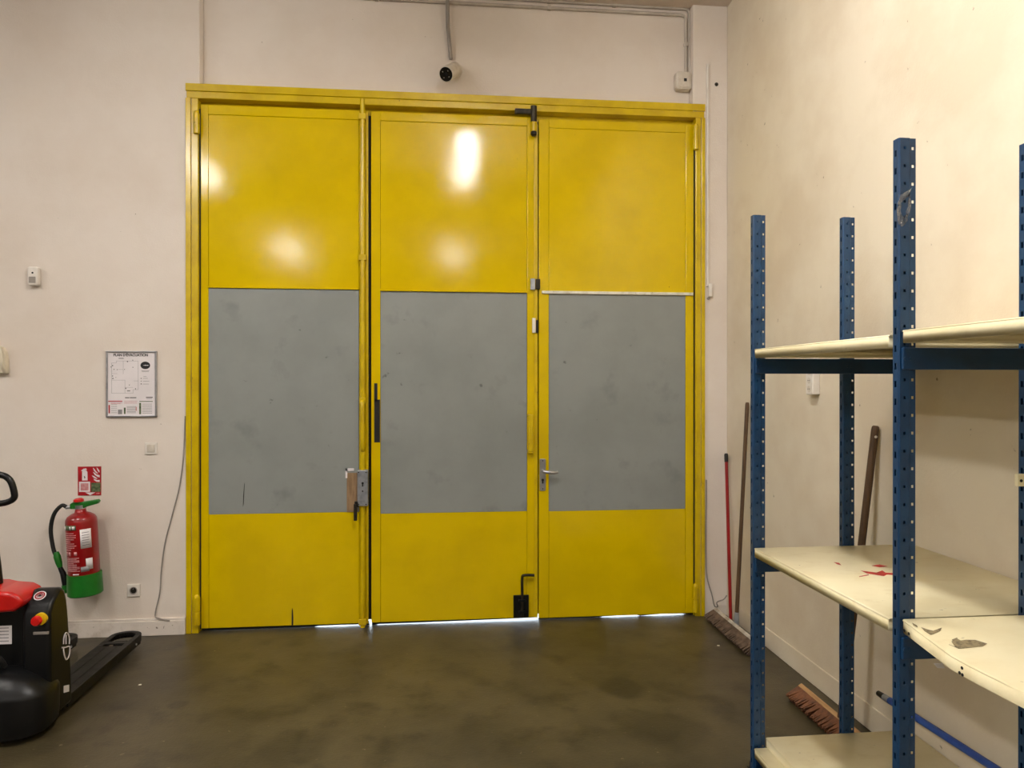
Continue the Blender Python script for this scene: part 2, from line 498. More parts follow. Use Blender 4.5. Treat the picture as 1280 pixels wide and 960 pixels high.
L1 = leaf('door_1', 'yellow steel door leaf beside the evacuation plan, with lock box and long bolt rod',
          251, 460.5, 260.5, 449, 134, 782.5, 361, 641.5, 350, .062)
L2 = leaf('door_2', 'yellow middle door leaf with black bolts at its top and bottom',
          464, 671.5, 475.5, 659, 142.5, 775, 365, 640.5, 565, .06)
L3 = leaf('door_3', 'yellow door leaf with lever handle, next to the corner by the brooms',
          673.5, 867, 686, 857, 152.5, 769.5, 368.5, 637.5, 770, .055)
# ledge above the grey sheets
MB().box(L1['s0'], L1['s1'], YL - .010, YL + .01, L1['zg1'], L1['zg1'] + .012).build('ledge', 'yellow_paint', L1['root'], bevel=.002)
MB().box(L2['s0'], L2['s1'], YL - .014, YL + .01, L2['zg1'], L2['zg1'] + .014).build('ledge', 'yellow_paint', L2['root'], bevel=.002)
MB().box(PX(677, YL), PX(866, YL), YL - .014, YL + .01, L3['zg1'] + .001, L3['zg1'] + .02).build('ledge', 'pale_lip', L3['root'], bevel=.002)
# black strips added behind the joints to block daylight leaking through
MB().box(L1['x1'] - .04, L1['x1'] + .05, LEAF_BACK + .0004, LEAF_BACK + .012, .03, 3.362).build('joint_light_block', 'black_rubber_or_shade', L1['root'])
MB().box(L2['x1'] - .05, L2['x1'] + .05, LEAF_BACK + .0004, LEAF_BACK + .012, .03, 3.362).build('joint_light_block', 'black_rubber_or_shade', L2['root'])
MB().box(JL1 + .0005, L1['x0'] - .0005, .020, .062, .02, L1['zt'] - .03).build('gap_shade_strip', 'black_rubber_or_shade', L1['root'])  # black strip set into the gap, standing in for its shade
MB().box(L3['x1'] + .0005, JR0 - .0005, .010, .062, .02, L3['zt'] - .03).build('gap_shade_strip', 'black_rubber_or_shade', L3['root'])
# overlap strip on the middle leaf
MB().box(PX(667.5, YL), PX(672, YL), YL - .007, YL, L2['zb'], L2['zt'] - .05).build('cover_strip', 'yellow_frame', L2['root'], bevel=.002)
MB().box(PX(457.5, YL), PX(460.5, YL), YL - .012, YL, L1['zb'], L1['zt'] - .01).build('cover_strip', 'yellow_frame', L1['root'], bevel=.002)
# hinges
hinge(L1['root'], 246, 142, 167); hinge(L1['root'], 246, 747, 781)
hinge(L3['root'], 869.5, 158, 187); hinge(L3['root'], 869.5, 733, 765)


# rubber sweeps under the leaves, worn away where daylight shows
def sweep(L, cuts):
    x0, x1, zb = L['x0'], L['x1'], L['zb']
    pts = [(x0 + .002, zb + .004), (x0 + .002, 0.0006)]
    for u, z in cuts: pts.append((PX(u, .05), z))
    pts += [(x1 + .004, 0.0006), (x1 + .004, zb + .004)]
    m = MB()
    top = zb + .004
    bot = pts[1:-1]
    for (a, za), (b, zb_) in zip(bot[:-1], bot[1:]):
        if b - a < 1e-4: continue
        y0, y1 = .046, .052
        m.add([(a, y0, za), (b, y0, zb_), (b, y0, top), (a, y0, top), (a, y1, za), (b, y1, zb_), (b, y1, top), (a, y1, top)],
              [(0, 1, 2, 3), (5, 4, 7, 6), (0, 4, 5, 1), (3, 2, 6, 7), (0, 3, 7, 4), (1, 5, 6, 2)])
    return m.build('rubber_sweep', 'black_rubber_or_shade', L['root'])


sweep(L1, [(393, .0006), (398, .005), (425, .007), (452, .006), (456, .0006)])
sweep(L2, [(469, .0006), (474, .004), (520, .005), (580, .007), (640, .010), (671, .012)])
sweep(L3, [(675, .0006), (749, .0006), (754, .004), (770, .007), (796, .007), (800, .0008), (804, .002), (825, .008), (858, .006), (866, .0008)])

# ---- leaf 1 hardware: full height bolt rod, lock box, lever, worn board patch
R1 = L1['root']; YR = YL - .022
xr = PX(453.3, YR)
rod = MB(); rod.cyl((xr, YR, PZ(453, 784, YR)), (xr, YR, PZ(453, 124, YR)), .0165, n=16)
rod_o = rod.build('bolt_rod', 'yellow_frame', R1, smooth=True)
for v in (146, 322, 777):
    z = PZ(453, v, YR); MB().box(xr - .025, xr + .025, YR - .018, YL, z - .02, z + .02).build('rod_guide', 'yellow_frame', R1, bevel=.004)
YX = YL - .055
lx0, lx1 = PX(446.5, YX), PX(459.7, YX); lz0, lz1 = PZ(453, 632.5, YX), PZ(453, 588, YX)
MB().box(lx0, lx1, YX, YL, lz0, lz1).build('lock_box', 'galvanised', R1, bevel=.003)
xk, zk = PX(453.2, YX), PZ(453, 604, YX)
MB().cyl((xk, YX + .001, zk), (xk, YX - .0012, zk), .0075, n=16).box(xk - .004, xk + .004, YX - .0012, YX + .001, zk - .022, zk).build('keyhole', 'black_rubber_or_shade', R1)
for du, v in ((0, 614),): MB().cyl((xk, YX + .001, PZ(453, v, YX)), (xk, YX - .0012, PZ(453, v, YX)), .005, n=12).build('keyhole', 'black_rubber_or_shade', R1)
for u, v in ((448.3, 590.5), (457.6, 590.5), (448.3, 630.5), (457.6, 630.5)):
    p = on_y(u, v, YX); MB().cyl((p.x, YX + .001, p.z), (p.x, YX - .002, p.z), .004, n=10).build('screw', 'dark_steel', R1)
MB().box(PX(442, YX), PX(446.3, YX), YX - .006, YX + .012, PZ(444, 651, YX), PZ(444, 630, YX)).box(PX(443, YX), lx0 + .01, YX, YX + .014, PZ(444, 634, YX), PZ(444, 627, YX)).build('bolt_lever', 'dark_steel', R1, bevel=.003)
MB().box(PX(433.5, YL), PX(447, YL), YL - .004, YL + .004, PZ(440, 640, YL), PZ(440, 591, YL)).build('board_patch', 'bare_board', R1, bevel=.001)
a = on_y(432, 585.5, YL)
MB().box(a.x, PX(442.5, YL), YL - .0045, YL + .003, PZ(440, 588.5, YL), a.z).box(a.x, PX(434.2, YL), YL - .0045, YL + .003, PZ(433, 597.5, YL), a.z).build('bare_corner', 'print_white', R1)
# yellow pull grip on the rod
YG = YR - .03
g0, g1 = PZ(453, 560, YG), PZ(453, 505, YG); xg = PX(453, YG)
MB().tube(smooth_path([(xg, YR, g1 + .02), (xg, YG, g1 - .005), (xg, YG - .004, (g0 + g1) / 2), (xg, YG, g0 + .005), (xg, YR, g0 - .015)], 5), .014, 10).build('pull_grip', 'yellow_frame', R1, smooth=True)
MB().box(xg - .02, xg + .02, YR - .02, YL, PZ(453, 505, YR), PZ(453, 497, YR)).build('rod_guide', 'yellow_frame', R1, bevel=.003)
# torn slit low in the leaf, scratch on the grey sheet
xs = PX(365, YL)
MB().prism([(xs - .004, L1['zb'] + .002), (xs + .006, L1['zb'] + .002), (xs + .007, L1['zb'] + .05), (xs + .003, L1['zb'] + .115), (xs - .002, L1['zb'] + .10)], YL - .0005, YL + .003).build('slit', 'black_rubber_or_shade', R1)
p0, p1 = on_y(304, 634, YL), on_y(305.5, 603, YL)
MB().prism([(p0.x - .002, p0.z), (p0.x + .003, p0.z + .02), (p1.x + .002, p1.z), (p1.x - .001, p1.z - .01), (p0.x, p0.z + .07)], YL - .0003, YL + .002).build('scratch', 'black_metal', R1)

# ---- leaf 2 hardware
R2 = L2['root']
MB().box(PX(467.8, YL), PX(471.8, YL), YL - .003, YL + .002, PZ(470, 502, YL), PZ(470, 479, YL)).box(PX(467.8, YL), PX(475, YL), YL - .003, YL + .002, PZ(470, 553, YL), PZ(470, 499.5, YL)).build('edge_plate', 'black_rubber_or_shade', R2)
# grab handle
YH = YL - .045
z0, z1 = PZ(663, 567, YH), PZ(663, 518, YH); xh = PX(663.3, YH)
MB().box(xh - .016, xh + .016, YH - .008, YH + .008, z0 + .012, z1).box(xh - .016, xh + .016, YH, YL, z1 - .02, z1).box(xh - .018, xh + .018, YH - .004, YL, z0, z0 + .026).build('grab_handle', 'yellow_frame', R2, bevel=.005)
# top slide bolt
YB2 = YL - .03
zc_, xa, xb = PZ(655, 139.5, YB2), PX(643.5, YB2), PX(663, YB2)
xv = PX(667, YB2)
MB().box(xa, xv + .01, YB2 - .012, YB2 + .014, zc_ - .018, zc_ + .018).build('bolt_bar', 'dark_steel', R2, bevel=.006)
MB().cyl((xv, YB2 - .008, PZ(667, 153, YB2)), (xv, YB2 - .008, PZ(667, 133.5, YB2)), .021, n=16).build('bolt_socket', 'dark_steel', R2, smooth=True)
MB().cyl((xv, YB2 - .004, PZ(667, 165, YB2)), (xv, YB2 - .004, PZ(667, 150, YB2)), .020, n=16).build('bolt_sleeve', 'yellow_frame', R2, smooth=True)
MB().lathe([(.010, -.012), (.021, 0), (.021, .016), (.016, .022)], (xv, YB2 - .006, PZ(667, 168.5, YB2)), n=16).build('bolt_tip', 'dark_steel', R2, smooth=True)
# grey latch block and white contact
p, q = on_y(663.5, 362, YB2), on_y(669, 348, YB2)
MB().box(p.x, q.x, YB2, YL, p.z, q.z).build('latch_block', 'galvanised', R2, bevel=.003)
p, q = on_y(665.5, 416, YL - .02), on_y(669.5, 397.5, YL - .02)
MB().box(p.x, q.x, YL - .022, YL - .005, p.z, q.z).build('contact_sensor', 'white_plastic', R2, bevel=.002)
# bottom shoot bolt
YS = YL - .016
p, q = on_y(642, 772, YS), on_y(661, 744, YS)
MB().box(p.x, q.x, YS, YL, p.z, q.z).build('bolt_plate', 'black_plastic', R2, bevel=.002)
xv = PX(652.5, YS)
MB().tube(smooth_path([(xv, YS - .012, PZ(652, 770, YS)), (xv, YS - .012, PZ(652, 740, YS)), (xv, YS - .012, PZ(652, 722.5, YS)), (xv + .012, YS - .016, PZ(652, 718.5, YS)), (PX(667.5, YS), YS - .02, PZ(660, 718.3, YS))], 6), .0095, 10).build('shoot_bolt', 'dark_steel', R2, smooth=True)
for v in (750, 764):
    z = PZ(652, v, YS); MB().box(xv - .024, xv + .024, YS - .024, YS, z - .008, z + .008).build('bolt_keeper', 'black_plastic', R2, bevel=.003)

# ---- leaf 3 hardware
R3 = L3['root']
YP = YL - .009
p, q = on_y(674.6, 613.5, YP), on_y(682.2, 573.5, YP)
MB().prism(rounded_rect(p.x, q.x, p.z, q.z, .008), YP, YL).build('lock_plate', 'aluminium', R3, bevel=.002)
xm = (p.x + q.x) / 2; zh = PZ(678, 588.5, YP)
MB().cyl((xm, YL, zh), (xm, YP - .04, zh), .010, n=14).tube(smooth_path([(xm, YP - .042, zh), (xm + .03, YP - .05, zh - .004), (xm + .07, YP - .052, zh - .008), (xm + .095, YP - .045, zh - .004)], 6), [.011] * 12 + [.009] * 7, 10).build('lever_handle', 'aluminium', R3, smooth=True)
zk = PZ(678, 600, YP)
MB().cyl((xm, YP + .001, zk), (xm, YP - .001, zk), .0085, n=16).box(xm - .005, xm + .005, YP - .001, YP + .001, zk - .024, zk).build('keyhole', 'black_rubber_or_shade', R3)
for v in (576, 611):
    z = PZ(678, v, YP); MB().cyl((xm, YP + .001, z), (xm, YP - .0015, z), .004, n=10).build('screw', 'dark_steel', R3)
p, q = on_y(669.5, 361, YB2), on_y(675.5, 348.5, YB2)
MB().box(p.x + .002, q.x, YB2 + .004, YL, p.z, q.z).build('latch_keeper', 'dark_steel', R3, bevel=.003)
p, q = on_y(670.2, 416, YL - .02), on_y(673, 400, YL - .02)
MB().box(p.x, q.x, YL - .018, YL - .007, p.z, q.z).build('contact_magnet', 'black_plastic', R3, bevel=.001)

# ================================================================== CEILING LAMPS
where = ['above the shelving', 'far behind the shelving bay', 'above the pallet truck', 'behind the pallet truck', 'beyond the pallet truck', 'in the far rear corner']
for i, (x, y) in enumerate(LAMPS):
    t = thing('ceiling_lamp', (x, y, LAMP_Z), 'long white ceiling lamp with lit diffuser, ' + where[i], 'lamp', 'long ceiling lamps')
    h = MB().box(x - .10, x + .10, y - .97, y + .97, LAMP_Z + .012, LAMP_Z + .075).build('housing', 'white_plastic', t, bevel=.006)
    MB().prism([(x - .085, LAMP_Z + .012), (x - .078, LAMP_Z - .085), (x - .055, LAMP_Z - .10), (x + .055, LAMP_Z - .10), (x + .078, LAMP_Z - .085), (x + .085, LAMP_Z + .012)], y - .952, y + .952).build('diffuser', 'lit_diffuser_strong' if i == 0 else 'lit_diffuser', t)
    for s in (-1, 1):
        MB().box(x - .10, x + .10, y + s * .963 - .012, y + s * .963 + .012, LAMP_Z - .106, LAMP_Z + .02).build('end_cap', 'white_plastic', t, bevel=.003)
        MB().cyl((x, y + s * .6, LAMP_Z + .07), (x, y + s * .6, ZC), .006, n=8).build('hanger', 'aluminium', t)

# ================================================================== SHELVING
XF, XR_ = 1.285, 1.672
YFR = [-1.944, -2.880, -3.816]      # frames, far to near
ZP = 2.285
PITCH_H = 0.05


def post_mesh():
    """sheet section: box fold with a free flange, punched every 50 mm"""
    v = []; f = []

    def strip(p0, p1, rows_hole, h0=None, h1=None, zc0=0.0, hh=0.0):
        d = (p1[0] - p0[0], p1[1] - p0[1]); ln = math.hypot(*d)
        def pt(s, z): return (p0[0] + d[0] * s / ln, p0[1] + d[1] * s / ln, z)
        if not rows_hole:
            o = len(v); v.extend([pt(0, 0), pt(ln, 0), pt(ln, ZP), pt(0, ZP)]); f.append((o, o + 1, o + 2, o + 3)); return
        cols = [0, h0, h1, ln]
        zs = [0.0]; hole = []
        z = ZP - 0.028
        cen = []
        while z > 0.03: cen.append(z + zc0); z -= PITCH_H
        cen.reverse()
        for c in cen:
            zs += [c - hh, c + hh]
        zs.append(ZP)
        o = len(v)
        for zz in zs:
            for s in cols: v.append(pt(s, zz))
        for r in range(len(zs) - 1):
            for c in range(3):
                if c == 1 and r % 2 == 1: continue
                a = o + r * 4 + c
                f.append((a, a + 1, a + 5, a + 4))
    strip((.034, .004), (.034, .025), False)
    strip((.034, .025), (0, .025), False)
    strip((0, .025), (0, .003), True, .007, .015, -.012, .009)
    strip((0, .003), (.003, 0), False)
    strip((.003, 0), (.031, 0), True, .0095, .017, 0, .0040)
    strip((.031, 0), (.034, .004), False)
    strip((.034, .004), (.052, .004), True, .0055, .0130, 0, .0042)
    me = bpy.data.meshes.new('post')
    me.from_pydata(v, [], f)
    bm = bmesh.new(); bm.from_mesh(me)
    bmesh.ops.remove_doubles(bm, verts=bm.verts[:], dist=1e-5)
    bm.to_mesh(me); bm.free()
    me.materials.append(MATS['blue_steel'])
    return me


rack = thing('shelving_unit', (XF, YFR[1], 0), 'blue steel post shelving with worn cream metal shelves along the right wall', 'shelving')
pm = post_mesh()
for yf in YFR:
    for xp in (XF, XR_):
        o = bpy.data.objects.new('post', pm); COL.objects.link(o)
        o.location = (xp, yf, 0)
        s = o.modifiers.new('solid', 'SOLIDIFY'); s.thickness = .0018; s.offset = 0
        put(o, rack)
        MB().box(xp - .006, xp + .062, yf - .006, yf + .05, 0, .004).box(xp + .002, xp + .052, yf + .006, yf + .04, .004, .03).build('foot', 'black_plastic', rack, bevel=.002)


def shelf_panel(name, y0, y1, x0, x1, zt, lip=.035, sag=None, parent=None, m='cream_steel', holes=True):
    """folded sheet shelf: top with a lip all round, punched end and rear lips"""
    mb = MB(); t = .0016
    ny, nx = (14, 6) if sag else (1, 1)
    S = sag or (lambda x, y: 0.0)
    def grid(P, a, b, skip=()):
        o = len(mb.v); 
        for i in range(a + 1):
            for j in range(b + 1): mb.v.append(P(i / a, j / b))
        for i in range(a):
            for j in range(b):
                if (i, j) in skip: continue
                q = o + i * (b + 1) + j
                mb.f.append((q, q + 1, q + b + 2, q + b + 1))
    def zz(x, y, z): return (x, y, z + S(x, y))
    X = lambda s: x0 + (x1 - x0) * s
    Y = lambda s: y0 + (y1 - y0) * s
    r = .004
    grid(lambda a, b: zz(x0 + r + (x1 - x0 - 2 * r) * b, y0 + r + (y1 - y0 - 2 * r) * a, zt), ny, nx)
    # rounded edge then lips (front, rear, ends)
    for xe, sg in ((x0, 1), (x1, -1)):
        grid(lambda a, b: zz(xe + sg * r * (1 - math.sin(b * math.pi / 2)), y0 + r + (y1 - y0 - 2 * r) * a, zt - r + r * math.cos(b * math.pi / 2)), ny, 4)
    for ye, sg in ((y0, 1), (y1, -1)):
        grid(lambda a, b: zz(x0 + r + (x1 - x0 - 2 * r) * b, ye + sg * r * (1 - math.sin(a * math.pi / 2)), zt - r + r * math.cos(a * math.pi / 2)), 4, nx)
    grid(lambda a, b: zz(x0, Y(a), zt - r - (lip - r) * b), ny, 1)                        # front lip
    grid(lambda a, b: zz(x0 + .014 * b, Y(a), zt - lip), ny, 1)                          # return fold
    def lip_holes(P, n, cells):
        # a lip of n columns x 3 rows, holes in the middle row of the listed columns
        grid(P, n, 3, {(c, 1) for c in cells})
    if holes:
        cols = [0.0]; hc = []
        for c in (.085, .115, .885, .915):
            cols += [c - .009, c + .009]; hc.append(len(cols) - 2)
        cols.append(1.0)
        rows = [0, .42, .68, 1]
        for ye in (y0, y1):
            lip_holes(lambda a, b: zz(X(cols[round(a * (len(cols) - 1))]), ye, zt - r - (lip - r) * rows[round(b * 3)]), len(cols) - 1, hc)
        cols2 = [0.0]; hc2 = []
        for c in (.06, .10, .14, .18, .82, .86, .90, .94):
            cols2 += [c - .006, c + .006]; hc2.append(len(cols2) - 2)
        cols2.append(1.0)
        if not sag:
            lip_holes(lambda a, b: zz(x1, Y(cols2[round(a * (len(cols2) - 1))]), zt - r - (lip - r) * rows[round(b * 3)]), len(cols2) - 1, hc2)
        else:
            grid(lambda a, b: zz(x1, Y(a), zt - r - (lip - r) * b), ny, 1)
    else:
        for ye in (y0, y1): grid(lambda a, b: zz(X(a), ye, zt - r - (lip - r) * b), nx, 1)
        grid(lambda a, b: zz(x1, Y(a), zt - r - (lip - r) * b), ny, 1)
    o = mb.build(name, m, parent, smooth=True, angle=50, solidify=t, merge=True)
    return o


XS0, XS1 = XF - .001, XW - .012
ZS1, ZS2, ZS3 = 1.735, .924, .106
YA0, YA1 = YFR[0] - .017, YFR[1] + .045       # far bay, far and near ends
YN0, YN1 = YFR[1] - .015, YFR[2] + .045
sh_top = shelf_panel('shelf', YA0, YA1, XS0, XS1, ZS1, parent=rack)
sh_mid = shelf_panel('shelf', YA0, YA1, XS0, XS1, ZS2, parent=rack)
sh_low = shelf_panel('shelf', YA0, YA1, XS0, XS1, ZS3, parent=rack)
sh_ntop = shelf_panel('shelf', YN0, YN1, XS0 + .004, XS1, ZS1 + .010, parent=rack)
YK = -3.095


def bent(x, y):
    k = max(0.0, 1 - (x - XS0) / .5)
    if y > YK: d = (YN0 - y) / (YN0 - YK)
    else: d = max(0.0, 1 - .6 * (YK - y) / (YK - YN1))
    return -.030 * d * k ** 1.3


sh_nmid = shelf_panel('shelf', YN0, YN1, XS0 + .006, XS1, ZS2 + .014, sag=bent, parent=rack)
sh_nlow = shelf_panel('shelf', YN0, YN1, XS0, XS1, ZS3, parent=rack)
# beams: cross ties at each frame under every shelf, long rear ties
for yf in YFR:
    for zs in (ZS1, ZS2, ZS3):
        zb_, zt_ = zs - .10, zs - .038
        zb_ = max(zb_, .006)
        MB().box(XF + .006, XW - .014, yf - .010, yf + .0, zb_, zt_).build('cross_beam', 'blue_steel', rack, bevel=.003)
        for xx in (XF + .012, XF + .028, XR_ + .014, XR_ + .030):
            MB().cyl((xx, yf - .0095, (zb_ + zt_) / 2), (xx, yf - .0125, (zb_ + zt_) / 2), .005, n=8).build('rivet', 'blue_steel', rack)

def blot(parent, name, m, pts, z, th=.0006, surf=None):
    S = surf or (lambda x, y: 0.0)
    n = len(pts)
    vs = [(x, y, z + S(x, y)) for x, y in pts] + [(x, y, z + th + S(x, y)) for x, y in pts]
    o = MB().add(vs, [tuple(reversed(range(n))), tuple(range(n, 2 * n))] + [(i, (i + 1) % n, n + (i + 1) % n, n + i) for i in range(n)]).build(name, m)
    subpart_at(o, parent); return o


def subpart_at(o, part):
    root = part.parent
    o.parent = part
    # world = root.T * part.pinv * part.basis * o.pinv * o.basis ; meshes are modelled in world space -> identity is right
    o.matrix_parent_inverse = Matrix.Identity(4)


def on_z(u, v, Z):
    r = _ray(u, v); t = (Z - CAM_H) / r[2]
    return (r[0] * t, -CAM_D + r[1] * t)


# red paint splash on the far middle shelf
def px_poly(pts, z): return [on_z(u, v, z) for u, v in pts]


for poly in ([(500, 172), (540, 177), (562, 180), (585, 171), (598, 180), (632, 182), (627, 189), (603, 187), (592, 194), (562, 189), (524, 183)],
             [(543, 152), (575, 147), (606, 155), (576, 158)], [(392, 138), (412, 141), (421, 150), (405, 146)], [(492, 195), (530, 187), (532, 190), (494, 197)]):
    blot(sh_mid, 'paint_splash', 'red_splash', px_poly([(920 + u / 3.2, 660 + v / 3.2) for u, v in poly], ZS2), ZS2 + .0009)
zz_ = ZS2 + .014
for poly in ([(375, 275), (410, 285), (390, 265), (415, 252), (440, 262), (470, 260), (520, 262), (583, 278), (560, 287), (500, 290), (430, 292)],
             [(225, 208), (262, 217), (290, 222), (336, 210), (328, 222), (275, 236), (243, 222)], [(392, 258), (420, 250), (424, 258), (404, 264)],
             [(175, 190), (200, 200), (206, 208), (182, 200)]):
    blot(sh_nmid, 'worn_patch', 'worn_patch', px_poly([(1100 + u / 4.36, 740 + v / 4.36) for u, v in poly], zz_ - .012), zz_ + .0022, .0006, bent)
# bolt holes on the bent front lip
for u, v in ((1130.5, 788), (1136.5, 792), (1200, 841), (1203, 835), (1203.5, 843.5)):
    p = on_x(u, v, XS0 + .006)
    o = MB().cyl((p.x + .002, p.y, p.z), (p.x - .0016, p.y, p.z), .0042, n=10).build('bolt_hole', 'black_rubber_or_shade'); subpart_at(o, sh_nmid)
# bent grey corner of the rear lip, cream end plate on the rear post
p = on_y(1272, 765, YN0 - .02)
MB().add([(XR_ - .012, YN0 - .01, ZS2 + .012), (XR_ + .03, YN0 - .03, ZS2 + .014), (XR_ + .05, YN0 - .14, ZS2 + .016), (XR_ - .02, YN0 - .03, ZS2 + .06), (XR_ + .025, YN0 - .05, ZS2 + .05), (XR_ + .05, YN0 - .15, ZS2 + .04)],
         [(0, 1, 4, 3), (1, 2, 5, 4)]).build('bent_lip', 'grey_plastic', rack, solidify=.003)
p, q = on_y(1270.5, 608, YFR[1] - .012), on_y(1290, 592, YFR[1] - .012)
o = MB().box(p.x, q.x, YFR[1] - .016, YFR[1] - .004, p.z, q.z).build('end_plate', 'cream_steel', rack, bevel=.003)
c = on_y(1276.5, 601, YFR[1] - .016)
o2 = MB().cyl((c.x, YFR[1] - .014, c.z), (c.x, YFR[1] - .0168, c.z), .0045, n=10).build('bolt_hole', 'black_rubber_or_shade'); subpart_at(o2, o)

# loose shelf lying on the bottom shelf
lo = shelf_panel('loose_shelf_panel', YA0 + .01, YA1 - .02, XS0 + .055, XS1 - .004, ZS3 + .037, lip=.035, holes=False)
tag(lo, 'loose cream metal shelf panel lying on the bottom shelf of the blue shelving', 'shelf panel')

# clear plastic wrap hanging on the near post
pw = []
for u, v, d in ((1141, 233, -.008), (1135, 238, -.016), (1127, 244, -.020), (1122, 254, -.022), (1121, 268, -.020), (1123, 280, -.018), (1131, 282, -.018), (1135, 272, -.016), (1138, 258, -.014), (1138, 244, -.012)):
    p = on_y(u, v, YFR[1] + d); pw.append(p)
mbw = MB()
for i in range(len(pw)):
    a_, b2 = pw[i], pw[(i + 1) % len(pw)]
    for k in range(4):
        pass
cen = sum(pw, Vector()) / len(pw)
ring0 = smooth_path(pw, 4)
n_ = len(ring0)
vs = []
for i, p in enumerate(ring0):
    d = (cen - p); 
    for k in range(4):
        j = Vector((random.uniform(-.002, .002), random.uniform(-.004, .003), random.uniform(-.003, .003)))
        q = p + d * (k * .16) + j; q.y = min(q.y, YFR[1] - .004); vs.append(q)
fs = []
for i in range(n_ - 1):
    for k in range(3): fs.append((i * 4 + k, i * 4 + k + 1, i * 4 + k + 5, i * 4 + k + 4))
mbw.add(vs, fs)
tag(mbw.build('plastic_wrap', 'clear_film', smooth=True, solidify=.0004, angle=180), 'crumpled clear plastic wrap stuck near the top of a blue shelving post', 'plastic wrap')
# paper scrap caught under the bent shelf
p = on_y(1173, 832, YN0 - .06)
tag(MB().add([(p.x - .014, p.y, p.z + .006), (p.x + .004, p.y - .01, p.z + .010), (p.x + .016, p.y - .004, p.z - .006), (p.x, p.y + .004, p.z - .008)], [(0, 1, 2, 3)]).build('paper_scrap', 'print_white', solidify=.001),
    'small white paper scrap hanging under the bent cream shelf', 'paper scrap')


# ================================================================== BROOMS AND POLES BY THE RIGHT WALL
def broom(label, top, foot, r, hx, y0, y1, zst, tilt, wood, stock_mat, br_mat, br_len, socket, hole):
    t = thing('push_broom', (hx, (y0 + y1) / 2, 0), label, 'broom')
    top, foot = Vector(top), Vector(foot); d = (top - foot).normalized()
    h = MB().tube([foot, foot + d * .3, foot.lerp(top, .5), top - d * .02, top - d * .006, top], [r, r, r * .98, r, r * .9, r * .6], 14).build('handle', wood, t, smooth=True)
    if hole:
        q = top - d * .05
        o = MB().cyl(q + Vector((-.004, -r - .001, 0)), q + Vector((.0, -r + .004, 0)), .006, n=10).build('hang_hole', 'pale_lip', t)
    if socket:
        MB().cyl(foot - d * .01, foot + d * .07, r * 1.45, r * 1.1, 14).build('socket', 'galvanised', t, smooth=True)
    R = Matrix.Translation((hx, 0, zst)) @ Matrix.Rotation(tilt, 4, 'Y')
    m = MB().box(-.024, .024, y0, y1, -.010, .014, R)
    m.build('stock', stock_mat, t, bevel=.004)
    bm_ = MB()
    n = int((y1 - y0) / .0065)
    for i in range(n):
        y = y0 + .006 + (y1 - y0 - .012) * i / (n - 1)
        for xo in (-.018, -.009, 0, .009, .018):
            jx, jy = random.uniform(-.009, .009), random.uniform(-.007, .007)
            a0 = R @ Vector((xo, y, -.009)); a1 = R @ Vector((xo * 1.5 + jx, y + jy, -br_len + random.uniform(-.003, .006)))
            if a1.z < .001:
                k = (a0.z - .001) / (a0.z - a1.z); a1 = a0.lerp(a1, k)
            bm_.cyl(a0, a1, .0062, .0040, 5)
    b = bm_.build('bristles', br_mat, t); b['kind'] = 'stuff'
    return t


broom('dark-handled broom with dusty bristles leaning in the corner beside the red pole',
      (1.955, -.376, 1.473), (1.880, -.385, .075), .0125, 1.872, -.74, -.075, .056, math.radians(50), 'brown_wood', 'grimy_white', 'bristle_dusty', .088, True, False)
broom('wooden-handled broom with reddish-brown bristles leaning on the wall behind the shelving',
      (1.962, -1.715, 1.405), (1.832, -1.66, .07), .0165, 1.832, -1.925, -1.30, .052, math.radians(58), 'brown_wood', 'pale_wood', 'bristle_brown', .088, False, True)
t = thing('mop_handle', (1.9, -.2, 0), 'thin red pole with black cap standing in the corner by the door', 'pole')
tp, ft = Vector((1.957, -.035, 1.112)), Vector((1.918, -.21, .0))
dd = (tp - ft).normalized()
MB().cyl(ft, tp - dd * .05, .011, n=14).build('shaft', 'red_paint', t, smooth=True)
MB().lathe([(.0125, 0), (.013, .02), (.013, .05), (.009, .058)], tp - dd * .055, dd, n=14).build('cap', 'black_rubber_or_shade', t, smooth=True)
t = thing('blue_pole', (1.93, -2.4, .2), 'blue plastic pole lying along the wall behind the shelving', 'pole')
A, B = on_x(1097, 866, 1.945), on_x(1240, 958, 1.935)
dB = (B - A).normalized()
MB().cyl(A + dB * .09, A + dB * 2.1, .0145, n=14).build('tube', 'blue_plastic', t, smooth=True)
MB().lathe([(.006, 0), (.012, .006), (.013, .04), (.0135, .10)], A, dB, n=14).build('tip', 'black_plastic', t, smooth=True)
MB().cyl(A + dB * .05, A + dB * .09, .0142, n=14).build('collar', 'galvanised', t, smooth=True)

# ================================================================== THINGS ON THE RIGHT WALL
t = thing('power_strip', (XW, -1.17, 1.53), 'white power strip hanging upright on the cream wall behind the shelving', 'power strip')
MB().box(XW - .042, XW, -1.208, -1.135, 1.535, 1.78).build('body', 'white_plastic', t, bevel=.006)
for z in (1.565, 1.61, 1.655, 1.70, 1.745):
    MB().cyl((XW - .0435, -1.1715, z), (XW - .04, -1.1715, z), .017, n=16).build('outlet', 'old_or_shaded_white', t)
    for s in (-.007, .007): MB().cyl((XW - .0445, -1.1715 + s, z), (XW - .043, -1.1715 + s, z), .0026, n=8).build('pin_hole', 'black_rubber_or_shade', t)

# ================================================================== ON THE DOOR WALL: pipes, camera, box
YW = REC


